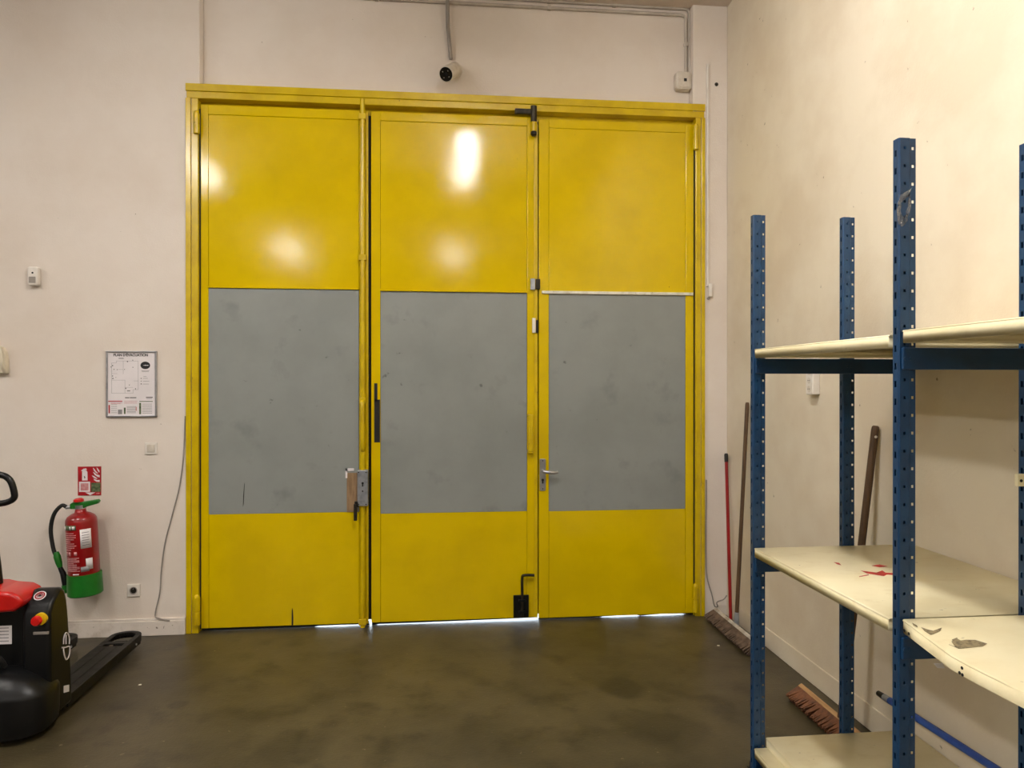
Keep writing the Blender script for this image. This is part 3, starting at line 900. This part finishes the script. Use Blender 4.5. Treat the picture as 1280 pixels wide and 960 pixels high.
def pipe(label, pts, r, m='conduit_grey', group=None, name='conduit', clips=()):
    t = thing(name, pts[0], label, 'conduit', group)
    MB().tube(pts, r, 10).build('pipe', m, t, smooth=True)
    for c, ax in clips:
        c = Vector(c)
        MB().box(c.x - (.012 if ax == 'x' else r + .004), c.x + (.012 if ax == 'x' else r + .004), c.y - r - .004, YW if c.y > .02 else 0,
                 c.z - (r + .004 if ax == 'x' else .012), c.z + (r + .004 if ax == 'x' else .012)).build('clip', m, t, bevel=.003)
    return t


zA = PZ(855, 19, YW - .012); zB = PZ(855, 11, YW - .012)
xE = PX(857, YW - .012)
pipe('pale conduit running along the wall top, lower of the pair', [(px0 + .012, YW - .012, zA), (xE - .03, YW - .012, zA), (xE - .008, YW - .012, zA - .008), (xE, YW - .012, zA - .03), (xE, YW - .012, 3.70)], .011,
     clips=[((.75, YW - .012, zA), 'x'), ((-.4, YW - .012, zA), 'x'), ((xE, YW - .012, 3.93), 'z')])
pipe('pale conduit running along the wall top, upper of the pair', [(px0 + .01, YW - .012, zB), (xE - .01, YW - .012, zB), (xE + .014, YW - .012, zB - .008), (xE + .025, YW - .012, zB - .03), (xE + .025, YW - .012, 3.70)], .010,
     clips=[((.75, YW - .012, zB), 'x'), ((1.2, YW - .012, zB), 'x')])
xc = PX(561.5, YW - .014)
pipe('grey conduit dropping down to the white security camera', [(xc - .012, YW - .042, ZC), (xc - .008, YW - .040, 3.95), (xc + .012, YW - .016, PZ(564, 74, YW - .016))], .013, 'grey_plastic')
# security camera
t = thing('security_camera', (xc, YW, 3.64), 'white bullet security camera mounted above the yellow door', 'camera')
pr, pf = Vector((xc + .040, .035, PZ(566, 86, .03))), Vector((PX(554.5, -.13), -.13, PZ(554.5, 94.5, -.13)))
ax = (pf - pr).normalized()
MB().cyl((pr.x, YW, pr.z + .004), (pr.x, YW - .028, pr.z + .004), .048, .046, 20).build('wall_base', 'white_plastic', t, smooth=True)
MB().cyl((pr.x, YW - .02, pr.z), pr + ax * .03, .022, n=14).build('ball_joint', 'white_plastic', t, smooth=True)
mb = MB(); mb.lathe([(.036, 0), (.049, .012), (.051, .05), (.051, .165), (.049, .172), (.045, .172)], pr + ax * .0, ax, n=28).build('barrel', 'old_or_shaded_white', t, smooth=True, angle=50)  # darker white paints in the shade on the barrel
e = pr + ax * .1722
MB().lathe([(.044, 0), (.044, .0012), (.041, .0016)], e, ax, n=28).build('lens_window', 'dark_glass', t, smooth=True)
MB().lathe([(.012, 0), (.012, .001), (.008, .0014)], e + ax * .0016, ax, n=16).build('lens', 'black_plastic', t)
up = Vector((0, 0, 1)); sd = ax.cross(up).normalized(); u2 = sd.cross(ax)
for a_ in (45, 135, 225, 315):
    q = e + ax * .0014 + sd * (.026 * math.cos(math.radians(a_))) + u2 * (.026 * math.sin(math.radians(a_)))
    MB().cyl(q, q + ax * .001, .0035, n=10).build('infrared_diode', 'grey_plastic', t)
for s in (-.01, .022):
    q = pr + ax * .02 + Vector((s, 0, .041)); MB().cyl(q, q + Vector((0, 0, .004)), .005, n=10).build('mount_screw', 'black_rubber_or_shade', t)
# junction box
p, q = on_y(846, 110, .0), on_y(866, 88.5, .0)
t = thing('junction_box', ((p.x + q.x) / 2, YW, p.z), 'square white junction box at the end of the conduits', 'junction box')
MB().prism(rounded_rect(p.x, q.x, p.z, q.z, .02), 0.012, YW).build('body', 'old_or_shaded_white', t, bevel=.008)
MB().prism(rounded_rect(p.x + .012, q.x - .012, p.z + .012, q.z - .012, .014), 0.006, 0.014).build('lid', 'old_or_shaded_white', t, bevel=.003)
cx, cz = p.x + .062, (p.z + q.z) / 2
MB().box(cx - .010, cx + .010, .003, .008, cz - .010, cz + .010).build('plug', 'black_rubber_or_shade', t)
# slim trunking on the corner pier
p, q = on_y(884.3, 80, -.01), on_y(889, 358, -.01)
t = thing('cable_trunking', (p.x, 0, q.z), 'thin white cable trunking beside the upper right door hinge', 'trunking')
MB().box(p.x - .005, p.x + .009, -.018, 0, q.z, p.z).build('strip', 'white_plastic', t, bevel=.002)
pe = on_y(887.5, 371, -.01)
MB().box(pe.x - .012, pe.x + .012, -.022, 0, pe.z, q.z + .02).build('end_box', 'white_plastic', t, bevel=.003)
pl = on_y(885.5, 373, -.005)
MB().cyl((pl.x, -.014, pl.z), (pl.x, 0, pl.z), .009, n=12).build('screw_anchor', 'grey_plastic', t)
p = on_y(895.5, 105.5, 0)
tag(MB().lathe([(.013, 0), (.013, .004), (.007, .006), (.004, .012)], (p.x, .001, p.z), (0, -1, 0), n=14).build('wall_plug', 'dark_steel', smooth=True), 'small dark round plug in the pier beside the trunking', 'wall plug')

# ================================================================== LEFT WALL THINGS
YQ = -.012
# evacuation plan
p, q = on_y(132.5, 521.5, YQ), on_y(195.8, 438.8, YQ)
ex0, ex1, ez0, ez1 = p.x, q.x, p.z, q.z
t = thing('evacuation_plan', ((ex0 + ex1) / 2, 0, ez0), 'framed PLAN D\'ÉVACUATION poster on the white wall left of the door', 'poster')
MB().box(ex0 + .004, ex1 - .004, YQ + .004, 0, ez0 + .004, ez1 - .004).build('sheet', 'print_white', t)
fr_ = [(ex0, ex0 + .010, ez0, ez1), (ex1 - .010, ex1, ez0, ez1), (ex0, ex1, ez0, ez0 + .010), (ex0, ex1, ez1 - .010, ez1)]
for a_, b2, c_, d_ in fr_: MB().box(a_, b2, YQ - .004, 0, c_, d_).build('frame_bar', 'aluminium', t, bevel=.002)
EW, EH = ex1 - ex0, ez1 - ez0
YE = YQ + .0036


def ep(u, v): return (ex0 + EW * (u - 48) / 658.0, ez1 - EH * (v - 48) / 865.0)     # poster pixels -> wall


def elines(name, m, segs, wd=.0014):
    mb = MB()
    for (u0, v0, u1, v1) in segs:
        a_, b2 = ep(u0, v0), ep(u1, v1)
        mb.box(min(a_[0], b2[0]) - wd / 2, max(a_[0], b2[0]) + wd / 2, YE, YE + .002, min(a_[1], b2[1]) - wd / 2, max(a_[1], b2[1]) + wd / 2)
    return mb.build(name, m, t)


c_ = ep(366, 103)
lettering("PLAN D'ÉVACUATION", .0225, (c_[0], YE, c_[1]), 'print_black', t, 'title_lettering', bold=.0009, sx=.93)
elines('floor_caption', 'print_black', [(292, 655, 345, 664), (354, 655, 436, 664)], .001)
elines('plan_walls', 'print_grey', [(118, 205, 118, 600), (118, 600, 395, 600), (395, 600, 395, 555), (395, 555, 462, 555), (462, 180, 462, 555), (180, 180, 462, 180), (180, 180, 180, 205), (118, 205, 180, 205),
                              (268, 180, 268, 350), (118, 430, 290, 430), (290, 430, 290, 600), (290, 525, 395, 525), (190, 290, 268, 290), (118, 345, 190, 345), (405, 440, 462, 440)])
elines('plan_symbols', 'print_black', [(210, 143, 272, 148), (125, 235, 135, 245), (145, 285, 152, 293), (186, 290, 192, 297), (282, 286, 288, 292), (318, 182, 328, 192), (388, 165, 396, 172), (390, 258, 396, 266), (125, 372, 135, 380), (128, 403, 140, 413),
                                 (344, 490, 350, 497), (296, 532, 306, 542), (424, 538, 430, 550), (108, 254, 114, 262), (170, 392, 174, 396), (564, 652, 650, 660), (496, 403, 504, 411), (496, 440, 504, 446), (496, 475, 506, 484), (318, 568, 356, 574)])
elines('legend_lines', 'print_grey', [(505, 305, 605, 308), (512, 318, 598, 320), (525, 405, 585, 407), (525, 443, 605, 445), (525, 480, 600, 482), (532, 381, 568, 383), (570, 674, 640, 676)] +
       [(112, 750 + 26 * i, 185, 752 + 26 * i) for i in range(5)] + [(315, 775 + 16 * i, 430, 778 + 16 * i) for i in range(6)] + [(515, 742 + 20 * i, 640, 744 + 20 * i) for i in range(7)])
elines('red_headings', 'print_red', [(80, 755, 94, 862), (75, 701, 255, 711)], .001)
elines('pink_lines', 'print_pink', [(108, 727, 250, 730), (280, 727, 445, 731), (280, 704, 448, 707), (430, 780, 442, 830), (110, 738, 230, 740)])
elines('dark_headings', 'print_green', [(475, 730, 498, 875), (277, 790, 297, 872), (478, 705, 650, 713)], .001)
elines('blank_square', 'print_grey', [(200, 815, 253, 875)], .0005)
ce, cb = ep(555, 236), ep(618, 285)
MB().prism([(ce[0] + (cb[0] - ce[0]) * math.cos(i * math.pi / 16), ce[1] + abs(cb[1] - ce[1]) * math.sin(i * math.pi / 16)) for i in range(32)], YE, YE + .002).build('logo_oval', 'print_black', t)
elines('logo_script', 'print_white', [(530, 234, 545, 237), (548, 230, 560, 240), (564, 233, 595, 239)], .0012).location.y -= .0005

# switch, socket
p, q = on_y(181, 568, -.008), on_y(196.3, 553, -.008)
t = thing('light_switch', ((p.x + q.x) / 2, 0, p.z), 'square white light switch below the evacuation plan', 'switch')
MB().box(p.x, q.x, -.009, 0, p.z, q.z).build('plate', 'white_plastic', t, bevel=.003)
MB().box(p.x + .014, q.x - .014, -.014, -.006, p.z + .014, q.z - .014).build('rocker', 'old_or_shaded_white', t, bevel=.002)
p, q = on_y(159, 746, -.008), on_y(175, 730, -.008)
t = thing('wall_socket', ((p.x + q.x) / 2, 0, p.z), 'square wall socket low on the wall beside the extinguisher', 'socket')
MB().box(p.x, q.x, -.010, 0, p.z, q.z).build('plate', 'white_plastic', t, bevel=.003)
cx, cz = (p.x + q.x) / 2, (p.z + q.z) / 2
MB().lathe([(.023, 0), (.023, .0035), (.019, .0035), (.0185, .001), (0.0005, .001)], (cx, -.0098, cz), (0, -1, 0), n=24).build('outlet_ring', 'grey_plastic', t, smooth=True)
MB().cyl((cx, -.0098, cz), (cx, -.0112, cz), .0175, n=20).build('outlet_well', 'dark_steel', t)
MB().cyl((cx, -.010, cz + .010), (cx, -.017, cz + .010), .003, n=8).build('earth_pin', 'aluminium', t)
for s in (-.009, .009): MB().cyl((cx + s, -.0108, cz - .002), (cx + s, -.0117, cz - .002), .003, n=8).build('pin_hole', 'black_rubber_or_shade', t)

# motion detector
p, q = on_y(34.8, 357, -.03), on_y(48.3, 333.5, -.03)
t = thing('motion_detector', ((p.x + q.x) / 2, 0, p.z), 'small white motion detector high on the left wall', 'detector')
MB().prism(rounded_rect(p.x, q.x, p.z, q.z, .014), -.040, 0).build('body', 'white_plastic', t, bevel=.010, seg=3)
cx = (p.x + q.x) / 2
MB().box(cx - .021, cx + .019, -.0425, -.036, p.z + .016, p.z + .055).build('lens_window', 'grey_plastic', t, bevel=.004)
pz = PZ(41.8, 341, -.04)
MB().cyl((cx + .001, -.036, pz), (cx + .001, -.0412, pz), .006, n=12).build('indicator', 'black_rubber_or_shade', t)

# cream curved hand-set at the very left edge
p, q = on_y(6.5, 467, -.05), on_y(0, 434, -.05)
t = thing('wall_intercom', (q.x - .05, 0, p.z), 'cream plastic wall intercom cut off by the left photo edge', 'intercom')
prof = [(q.x + .035 - .15, p.z), (p.x, p.z), (p.x - .002, p.z + .09), (p.x - .010, p.z + .135), (p.x - .026, p.z + .165), (q.x - .03, q.z + .012), (q.x - .115, q.z + .012)]
MB().prism(prof, -.035, 0).build('body', 'cream_plastic', t, bevel=.008, seg=3)
MB().tube(smooth_path([(p.x - .012, -.035, p.z + .01), (p.x - .008, -.06, p.z + .05), (p.x - .012, -.065, p.z + .11), (p.x - .03, -.055, p.z + .16), (p.x - .05, -.036, p.z + .175)], 5), .009, 10).build('receiver', 'cream_plastic', t, smooth=True)

# extinguisher sign
p, q = on_y(97.3, 619.5, -.003), on_y(126.3, 583, -.003)
sx0, sx1, sz0, sz1 = p.x, q.x, p.z, q.z
t = thing('extinguisher_sign', ((sx0 + sx1) / 2, 0, sz0), 'red sign with white extinguisher pictogram above the fire extinguisher', 'sign')
MB().box(sx0, sx1, -.003, 0, sz0, sz1).build('plate', 'print_red', t)
SW, SH = sx1 - sx0, sz1 - sz0


def sp(u, v): return (sx0 + SW * (u - 112) / 420.0, sz1 - SH * (v - 116) / 540.0)


def sshape(name, m, pts, y=-.0036): return MB().prism([sp(u, v) for u, v in pts], y, -.0025).build(name, m, t)


sshape('pictogram_body', 'print_white', [(190, 215), (200, 195), (230, 180), (265, 190), (285, 215), (288, 375), (190, 375)])
sshape('pictogram_valve', 'print_white', [(172, 190), (215, 155), (265, 150), (275, 180), (230, 182), (185, 205)])
sshape('pictogram_flame', 'print_black', [(222, 300), (235, 290), (248, 315), (244, 338), (226, 336), (232, 320)], -.0039)
for pts in ([(385, 140), (410, 160), (440, 205), (468, 235), (475, 250), (440, 235), (405, 195)], [(452, 135), (478, 160), (502, 195), (505, 230), (480, 210), (462, 175)],
            [(388, 222), (415, 232), (450, 265), (508, 280), (508, 322), (470, 310), (420, 275)], [(365, 285), (400, 292), (440, 320), (468, 340), (445, 348), (400, 325)],
            [(395, 345), (430, 358), (462, 372), (508, 368), (505, 405), (450, 400), (410, 375)]):
    sshape('flame_stripe', 'print_white', pts)
sshape('white_square', 'print_white', [(135, 398), (333, 398), (333, 588), (135, 588)])
sshape('grey_square', 'print_pink', [(165, 428), (305, 428), (305, 562), (165, 562)], -.0039)
sshape('green_square', 'print_green', [(352, 420), (522, 420), (522, 590), (352, 590)])
sshape('arrow', 'print_white', [(245, 600), (428, 600), (390, 622), (335, 655), (290, 625)])
sshape('small_print', 'print_pink', [(445, 610), (505, 610), (505, 628), (445, 628)])

# fire extinguisher
YEX = -.115
pb, pt_ = on_y(107, 742, YEX), on_y(101, 641, YEX)
axis = Vector((pt_.x - pb.x, 0, pt_.z - pb.z)); EHt = axis.length; axis.normalize()
t = thing('fire_extinguisher', (pb.x, 0, pb.z), 'red fire extinguisher with green base, handle and nozzle hung on the wall', 'fire extinguisher')
RB = .0865
MB().lathe([(RB * .9, .02), (RB, .03), (RB, EHt - .055), (RB * .97, EHt - .035), (RB * .86, EHt - .018), (RB * .62, EHt - .004), (.034, EHt + .004), (.030, EHt + .02), (.028, EHt + .03)], pb, axis, n=40).build('cylinder', 'red_paint', t, smooth=True, angle=60)
MB().lathe([(RB + .004, -.002), (RB + .010, .004), (RB + .010, .05), (RB + .008, .128), (RB + .001, .130)], pb, axis, n=40).build('base_cup', 'green_plastic', t, smooth=True, angle=40)
vt_ = pb + axis * (EHt + .028)
MB().cyl(vt_ - axis * .006, vt_ + axis * .02, .029, n=20).build('neck_ring', 'aluminium', t, smooth=True)
side = Vector((axis.z, 0, -axis.x))
vv = vt_ + axis * .012
lev = MB()
P = lambda a_, b2: tuple(vv + side * a_ + axis * b2)
hp = [(-.055, -.012), (-.055, .02), (-.03, .032), (.02, .028), (.085, .034), (.108, .036), (.116, .024), (.105, .010), (.04, -.004), (.02, -.014)]
n_ = len(hp)
vs = [Vector(P(a_, b2)) + Vector((0, -.018, 0)) for a_, b2 in hp] + [Vector(P(a_, b2)) + Vector((0, .018, 0)) for a_, b2 in hp]
lev.add(vs, [tuple(range(n_)), tuple(reversed(range(n_, 2 * n_)))] + [(i, n_ + i, n_ + (i + 1) % n_, (i + 1) % n_) for i in range(n_)])
lev.build('valve_lever', 'green_plastic', t, bevel=.006)
MB().lathe([(.03, 0), (.028, .014), (.018, .02)], vv + side * (-.008) + axis * .03, axis, n=18).build('strike_knob', 'red_plastic', t, smooth=True)
MB().cyl(vv - side * .05 + Vector((0, 0, 0)), vv - side * .085 + Vector((0, 0, -.002)), .011, n=12).build('hose_fitting', 'aluminium', t, smooth=True)
hs = [vv - side * .08] + [on_y(u, v, YEX) for u, v in ((77, 632), (67.5, 643), (63.5, 662), (66.5, 685), (71, 697))]
MB().tube(smooth_path(hs, 7), .0115, 10).build('hose', 'black_rubber_or_shade', t, smooth=True)
n0, n1, n2, n3, n4 = [on_y(u, v, YEX) for u, v in ((70, 690), (75, 709), (79, 717), (82, 731), (83, 741))]
MB().tube([n0, n0.lerp(n1, .3), n0.lerp(n1, .7), n1], [.014, .021, .019, .014], 12).build('nozzle_grip', 'green_plastic', t, smooth=True)
MB().tube([n1, n2, n3], [.013, .017, .019], 12).build('nozzle', 'black_plastic', t, smooth=True)
MB().tube([n3, n3.lerp(n4, .5), n3.lerp(n4, .6), n4], [.022, .023, .014, .014], 12).build('nozzle_clip', 'green_plastic', t, smooth=True)
MB().box(pt_.x - .03, pt_.x + .03, YEX + RB - .004, 0, pb.z + .30, pb.z + .36).build('wall_bracket', 'galvanised', t, bevel=.003)


def decal(name, m, a0, a1, h0, h1, dr=.0006, n=8):
    """curved label on the cylinder; angles in degrees from the viewer-facing side, + to the right"""
    vs = []
    for k in range(n + 1):
        a_ = math.radians(a0 + (a1 - a0) * k / n)
        d = side * math.sin(a_) + Vector((0, -1, 0)) * math.cos(a_)
        for h in (h0, h1): vs.append(pb + axis * h + d * (RB + dr))
    return MB().add(vs, [(2 * k, 2 * k + 2, 2 * k + 3, 2 * k + 1) for k in range(n)]).build(name, m, t, smooth=True, solidify=.0004)


V0 = -16.0
decal('top_band', 'print_green', -62, 5, EHt - .092, EHt - .062)
decal('band_icon', 'print_white', -58, -46, EHt - .090, EHt - .066, .0012); decal('band_icon', 'print_white', -22, -15, EHt - .088, EHt - .068, .0012)
decal('band_icon', 'print_white', -10, 1, EHt - .088, EHt - .068, .0012)
decal('white_label', 'print_white', 18, 58, EHt - .205, EHt - .090)
for k in range(6): decal('label_line', 'print_grey', 24, 50, EHt - .112 - k * .015, EHt - .108 - k * .015, .0012)
decal('white_label', 'print_white', 33, 58, EHt - .335, EHt - .268); decal('bar_label', 'print_grey', 14, 44, EHt - .345, EHt - .315, .0012)
for k in range(9): decal('instruction_line', 'print_pink', -55, random.choice([-20, -5, 3]), EHt - .112 - k * .0125, EHt - .107 - k * .0125)
for a_ in (-52, -34, -8): decal('round_icon', 'print_pink', a_, a_ + 11, EHt - .245, EHt - .222)
for k in range(11): decal('small_print', 'print_pink', -52, -12 + random.choice([0, 12, 22]), EHt - .262 - k * .0078, EHt - .2575 - k * .0078)
decal('maker_line', 'print_white', -18, 6, EHt - .362, EHt - .354)

# cables
cp = [on_y(u, v, -.004) for u, v in ((231.5, 520), (230.5, 548), (229, 575), (224, 610), (215, 645), (206, 680), (201.5, 715), (200, 740), (194, 768))] + [on_y(199, 773, -.024), on_y(212, 776, -.024)]
tag(MB().tube(smooth_path(cp, 6), .0042, 8).build('cable', 'grey_plastic', smooth=True), 'thin grey cable hanging in a loose bow left of the door frame', 'cable')
cp = [on_y(u, v, -.005) for u, v in ((883, 600), (882.5, 690), (884, 722), (889.5, 742), (893, 757), (897, 758))] + [Vector((1.895, -.03, .10)), Vector((1.93, -.06, .128)), Vector((1.955, -.05, .15))]
tag(MB().tube(smooth_path(cp, 6), .0042, 8).build('cable', 'grey_plastic', smooth=True), 'thin grey cable curling down to the floor right of the door frame', 'cable')

# ================================================================== PALLET TRUCK
CX = -2.045
t = thing('pallet_truck', (CX, -1.2, 0), 'black and red electric pallet truck with its forks toward the wall', 'pallet truck')


def fork(x0, x1):
    zt, zb = .085, .032; ye, ytip = -1.10, -.165; w_ = x1 - x0; xc_ = (x0 + x1) / 2; r = w_ / 2
    m = MB()
    m.box(x0, x1, ye, -.425, zt - .006, zt)
    m.box(x0, x1, -.385, -.350, zt - .006, zt)
    m.box(x0, x0 + .034, -.425, -.385, zt - .006, zt).box(x1 - .034, x1, -.425, -.385, zt - .006, zt)
    yr = ytip - r * .9
    m.box(x0, x0 + .030, -.350, yr, zt - .006, zt).box(x1 - .030, x1, -.350, yr, zt - .006, zt)
    N_ = 14
    for i in range(N_):
        a0, a1 = math.pi * i / N_, math.pi * (i + 1) / N_
        o0 = (xc_ + r * math.cos(a0), yr + r * .9 * math.sin(a0)); o1 = (xc_ + r * math.cos(a1), yr + r * .9 * math.sin(a1))
        i0 = (xc_ + (r - .030) * math.cos(a0), yr + (r - .035) * .9 * math.sin(a0)); i1 = (xc_ + (r - .030) * math.cos(a1), yr + (r - .035) * .9 * math.sin(a1))
        m.prism([o0, o1, i1, i0], zt - .006 - .012, zt, axis='z')
        k0 = (xc_ + (r - .006) * math.cos(a0), yr + (r - .006) * .9 * math.sin(a0)); k1 = (xc_ + (r - .006) * math.cos(a1), yr + (r - .006) * .9 * math.sin(a1))
        m.prism([o0, o1, k1, k0], .045, zt - .004, axis='z')
    for xs_ in (x0, x1 - .006): m.box(xs_, xs_ + .006, ye, yr, zb, zt - .003)
    f_ = m.build('fork', 'black_metal', t, bevel=.0015)
    for s in (.030, -.030):
        r_ = MB().box(xc_ + s - .004, xc_ + s + .004, ye + .02, -.44, zt - .001, zt + .0015).build('fork_rib', 'black_metal'); subpart_at(r_, f_)
    wl = MB().cyl((xc_ - .03, -.31, .037), (xc_ + .03, -.31, .037), .036, n=20).build('load_roller', 'black_rubber_or_shade'); subpart_at(wl, f_)
    bl = MB().cyl((x1 - .001, -.31, .05), (x1 + .004, -.31, .05), .007, n=10).build('roller_bolt', 'galvanised'); subpart_at(bl, f_)


fork(-1.950, -1.775); fork(-2.315, -2.140)


def rbox_prism(m, poly, d0, d1, axis): return m.prism(poly, d0, d1, axis)


# chassis behind the forks: rounded upright cheek seen from the side (y, z)
def cheek(x0, x1):
    prof = [(-1.24, .05), (-1.075, .05), (-1.082, .20), (-1.095, .36), (-1.112, .50), (-1.124, .565), (-1.140, .610), (-1.165, .632), (-1.195, .634), (-1.262, .585), (-1.285, .545), (-1.285, .25), (-1.26, .10)]
    return MB().prism(prof, x0, x1, axis='x').build('chassis_cheek', 'black_plastic', t, bevel=.018, seg=4, smooth=True, angle=60)


ck = cheek(-1.885, -1.765)
cheek(-2.325, -2.205)
MB().box(-2.22, -1.87, -1.255, -1.09, .06, .60).build('front_panel', 'black_plastic', t, bevel=.012, seg=3, smooth=True)
MB().box(-2.30, -1.79, -1.12, -1.08, .03, .33).build('fork_carriage', 'black_metal', t, bevel=.006)
# drive skirt: bulging rounded base
m = MB()
rows = [(.028, 0.93), (.045, .985), (.10, 1.0), (.195, 1.0), (.212, .975), (.235, .90), (.265, .78), (.29, .62), (.302, .45)]
NV = 40; vs = []
for z, k in rows:
    for i in range(NV):
        a_ = 2 * math.pi * i / NV
        ca, sa = math.cos(a_), math.sin(a_)
        e = 2.0 / 3.2
        sx_ = math.copysign(abs(ca) ** e, ca); sy_ = math.copysign(abs(sa) ** e, sa)
        vs.append((CX + .298 * k * sx_, -1.285 + (.150 * k) * sy_, z))
fs = [(j * NV + i, j * NV + (i + 1) % NV, (j + 1) * NV + (i + 1) % NV, (j + 1) * NV + i) for j in range(len(rows) - 1) for i in range(NV)]
fs += [tuple(reversed(range(NV))), tuple(range((len(rows) - 1) * NV, len(rows) * NV))]
m.add(vs, fs).build('drive_skirt', 'black_plastic', t, smooth=True, angle=50)
MB().cyl((CX - .04, -1.22, .10), (CX + .04, -1.22, .10), .1, n=28).build('drive_wheel', 'black_rubber_or_shade', t)
# red hood
hood = MB()
top = [(-2.185, 0.633), (-2.16, 0.654), (-1.99, 0.658), (-1.915, 0.650), (-1.885, 0.633), (-1.868, 0.610), (-1.868, 0.590), (-1.905, 0.563), (-2.005, 0.558), (-2.03, 0.543), (-2.045, 0.493), (-2.17, 0.493), (-2.2, 0.558)]
hood.prism(top, -1.315, -1.12)
hood.build('hood', 'red_plastic', t, bevel=.016, seg=4, smooth=True, angle=50)
MB().prism([(-2.17, 0.650), (-2.15, 0.668), (-2.02, 0.668), (-1.97, 0.654)], -1.27, -1.13).build('battery_lid', 'red_plastic', t, bevel=.006, smooth=True)
# stop button
ps = on_y(50, 774, -1.290)
MB().cyl((ps.x + .004, -1.28, ps.z + .002), (ps.x + .004, -1.298, ps.z + .002), .027, n=24).build('button_collar', 'yellow_plastic', t, smooth=True)
MB().lathe([(.014, 0), (.014, .008), (.0225, .012), (.0225, .024), (.018, .031), (.006, .033)], (ps.x - .002, -1.297, ps.z), (0, -1, 0), n=24).build('stop_button', 'red_plastic', t, smooth=True)
pp = on_y(50.5, 791, -1.288)
MB().box(pp.x - .032, pp.x + .034, -1.2885, -1.28, pp.z - .009, pp.z + .004).build('key_slot', 'grey_plastic', t, bevel=.002)
p, q = on_y(-14, 806, -1.257), on_y(14.5, 782, -1.257)
lb = MB().box(p.x, q.x, -1.2572, -1.25, p.z, q.z).build('rating_label', 'print_white', t)
for k in range(5):
    o = MB().box(p.x + .01, q.x - .012, -1.2576, -1.257, q.z - .012 - k * .015, q.z - .008 - k * .015).build('print_line', 'print_grey'); subpart_at(o, lb)
MB().tube(smooth_path([(-2.11, -1.30, .33), (-2.06, -1.33, .375), (-2.01, -1.335, .385), (-1.965, -1.32, .36), (-1.955, -1.29, .31)], 6), .013, 10).build('cable_hose', 'black_rubber_or_shade', t, smooth=True)
# warning sticker on the cheek top
nrm = Vector((0.05, -.59, .80)).normalized()
sc_ = Vector((-1.835, -1.2285, .6100))
st = MB().lathe([(.026, 0), (.026, .0016)], sc_, nrm, n=24).build('warning_sticker', 'print_white', t)
o = MB().lathe([(.021, 0), (.021, .0006), (.016, .0006), (.016, 0)], sc_ + nrm * .0016, nrm, n=24).build('red_ring', 'print_red'); subpart_at(o, st)
o = MB().lathe([(.006, 0), (.006, .0008)], sc_ + nrm * .0016, nrm, n=6).build('dark_mark', 'print_black'); subpart_at(o, st)
# white line emblem and labels on the outer cheek
xo = -1.7643


def mark(name, pts, r=.0034, m_='print_white'):
    P3 = [on_x(u, v, xo) for u, v in pts]
    return MB().tube(smooth_path([(xo, p.y, p.z) for p in P3], 4), r, 6).build(name, m_, t, smooth=True)


def K(u, v): return (60 + u / 8.72, 770 + v / 8.72)


mark('emblem_arch', [K(168, 305), K(170, 250), K(182, 200), (K(202, 182)), K(222, 205), K(232, 250), K(230, 305)])
mark('emblem_bar', [K(195, 305), K(194, 250), K(196, 205)])
mark('emblem_bowl', [K(150, 345), K(190, 342), K(232, 332), K(236, 380), K(225, 440), K(200, 475), K(180, 440), K(170, 390), K(168, 350)])
p0_, p1_, p2_, p3_ = [on_x(*K(u, v), xo) for u, v in ((172, 762), (230, 748), (230, 822), (172, 838))]
MB().add([(xo - .001, p.y, p.z) for p in (p0_, p1_, p2_, p3_)] + [(xo + .0006, p.y, p.z) for p in (p0_, p1_, p2_, p3_)], [(0, 1, 2, 3), (7, 6, 5, 4), (0, 4, 5, 1), (1, 5, 6, 2), (2, 6, 7, 3), (3, 7, 4, 0)]).build('side_label', 'print_white', t)
# tiller
MB().tube(smooth_path([(CX, -1.19, .62), (CX + .01, -1.24, .80), (CX + .03, -1.33, .98), (CX + .04, -1.40, 1.10)], 6), .030, 12).build('tiller_arm', 'black_metal', t, smooth=True)
YT = -1.47
pts = [on_y(u, v, YT) for u, v in ((-30, 588), (0, 593.5), (9, 597), (14.5, 604), (18, 617), (17, 623), (11, 627), (0, 629.5), (-30, 632))]
lp = smooth_path(pts, 6)
xl = 2 * (CX + .04)
left = [Vector((xl - p.x, p.y, p.z)) for p in reversed(lp)]
MB().tube(lp + left, .0135, 12, closed=True).build('tiller_loop', 'black_plastic', t, smooth=True)
zc2 = (pts[0].z + pts[-1].z) / 2
MB().box(CX - .05, CX + .13, YT - .035, YT + .06, pts[-1].z - .02, pts[0].z + .02).build('tiller_head', 'black_plastic', t, bevel=.015, seg=3, smooth=True)

# a few bits of grit on the floor
for u, v, lab in ((898, 807, 'tiny pale crumb on the floor in front of the dusty broom'), (175, 856, 'tiny pale crumb on the floor beside the pallet truck fork')):
    x, y = on_z(u, v, 0.003)
    tag(MB().lathe([(.003, 0), (.007, .002), (.006, .005), (.002, .006)], (x, y, 0), n=7, sx=1.3).build('floor_crumb', 'pale_lip'), lab, 'crumb')
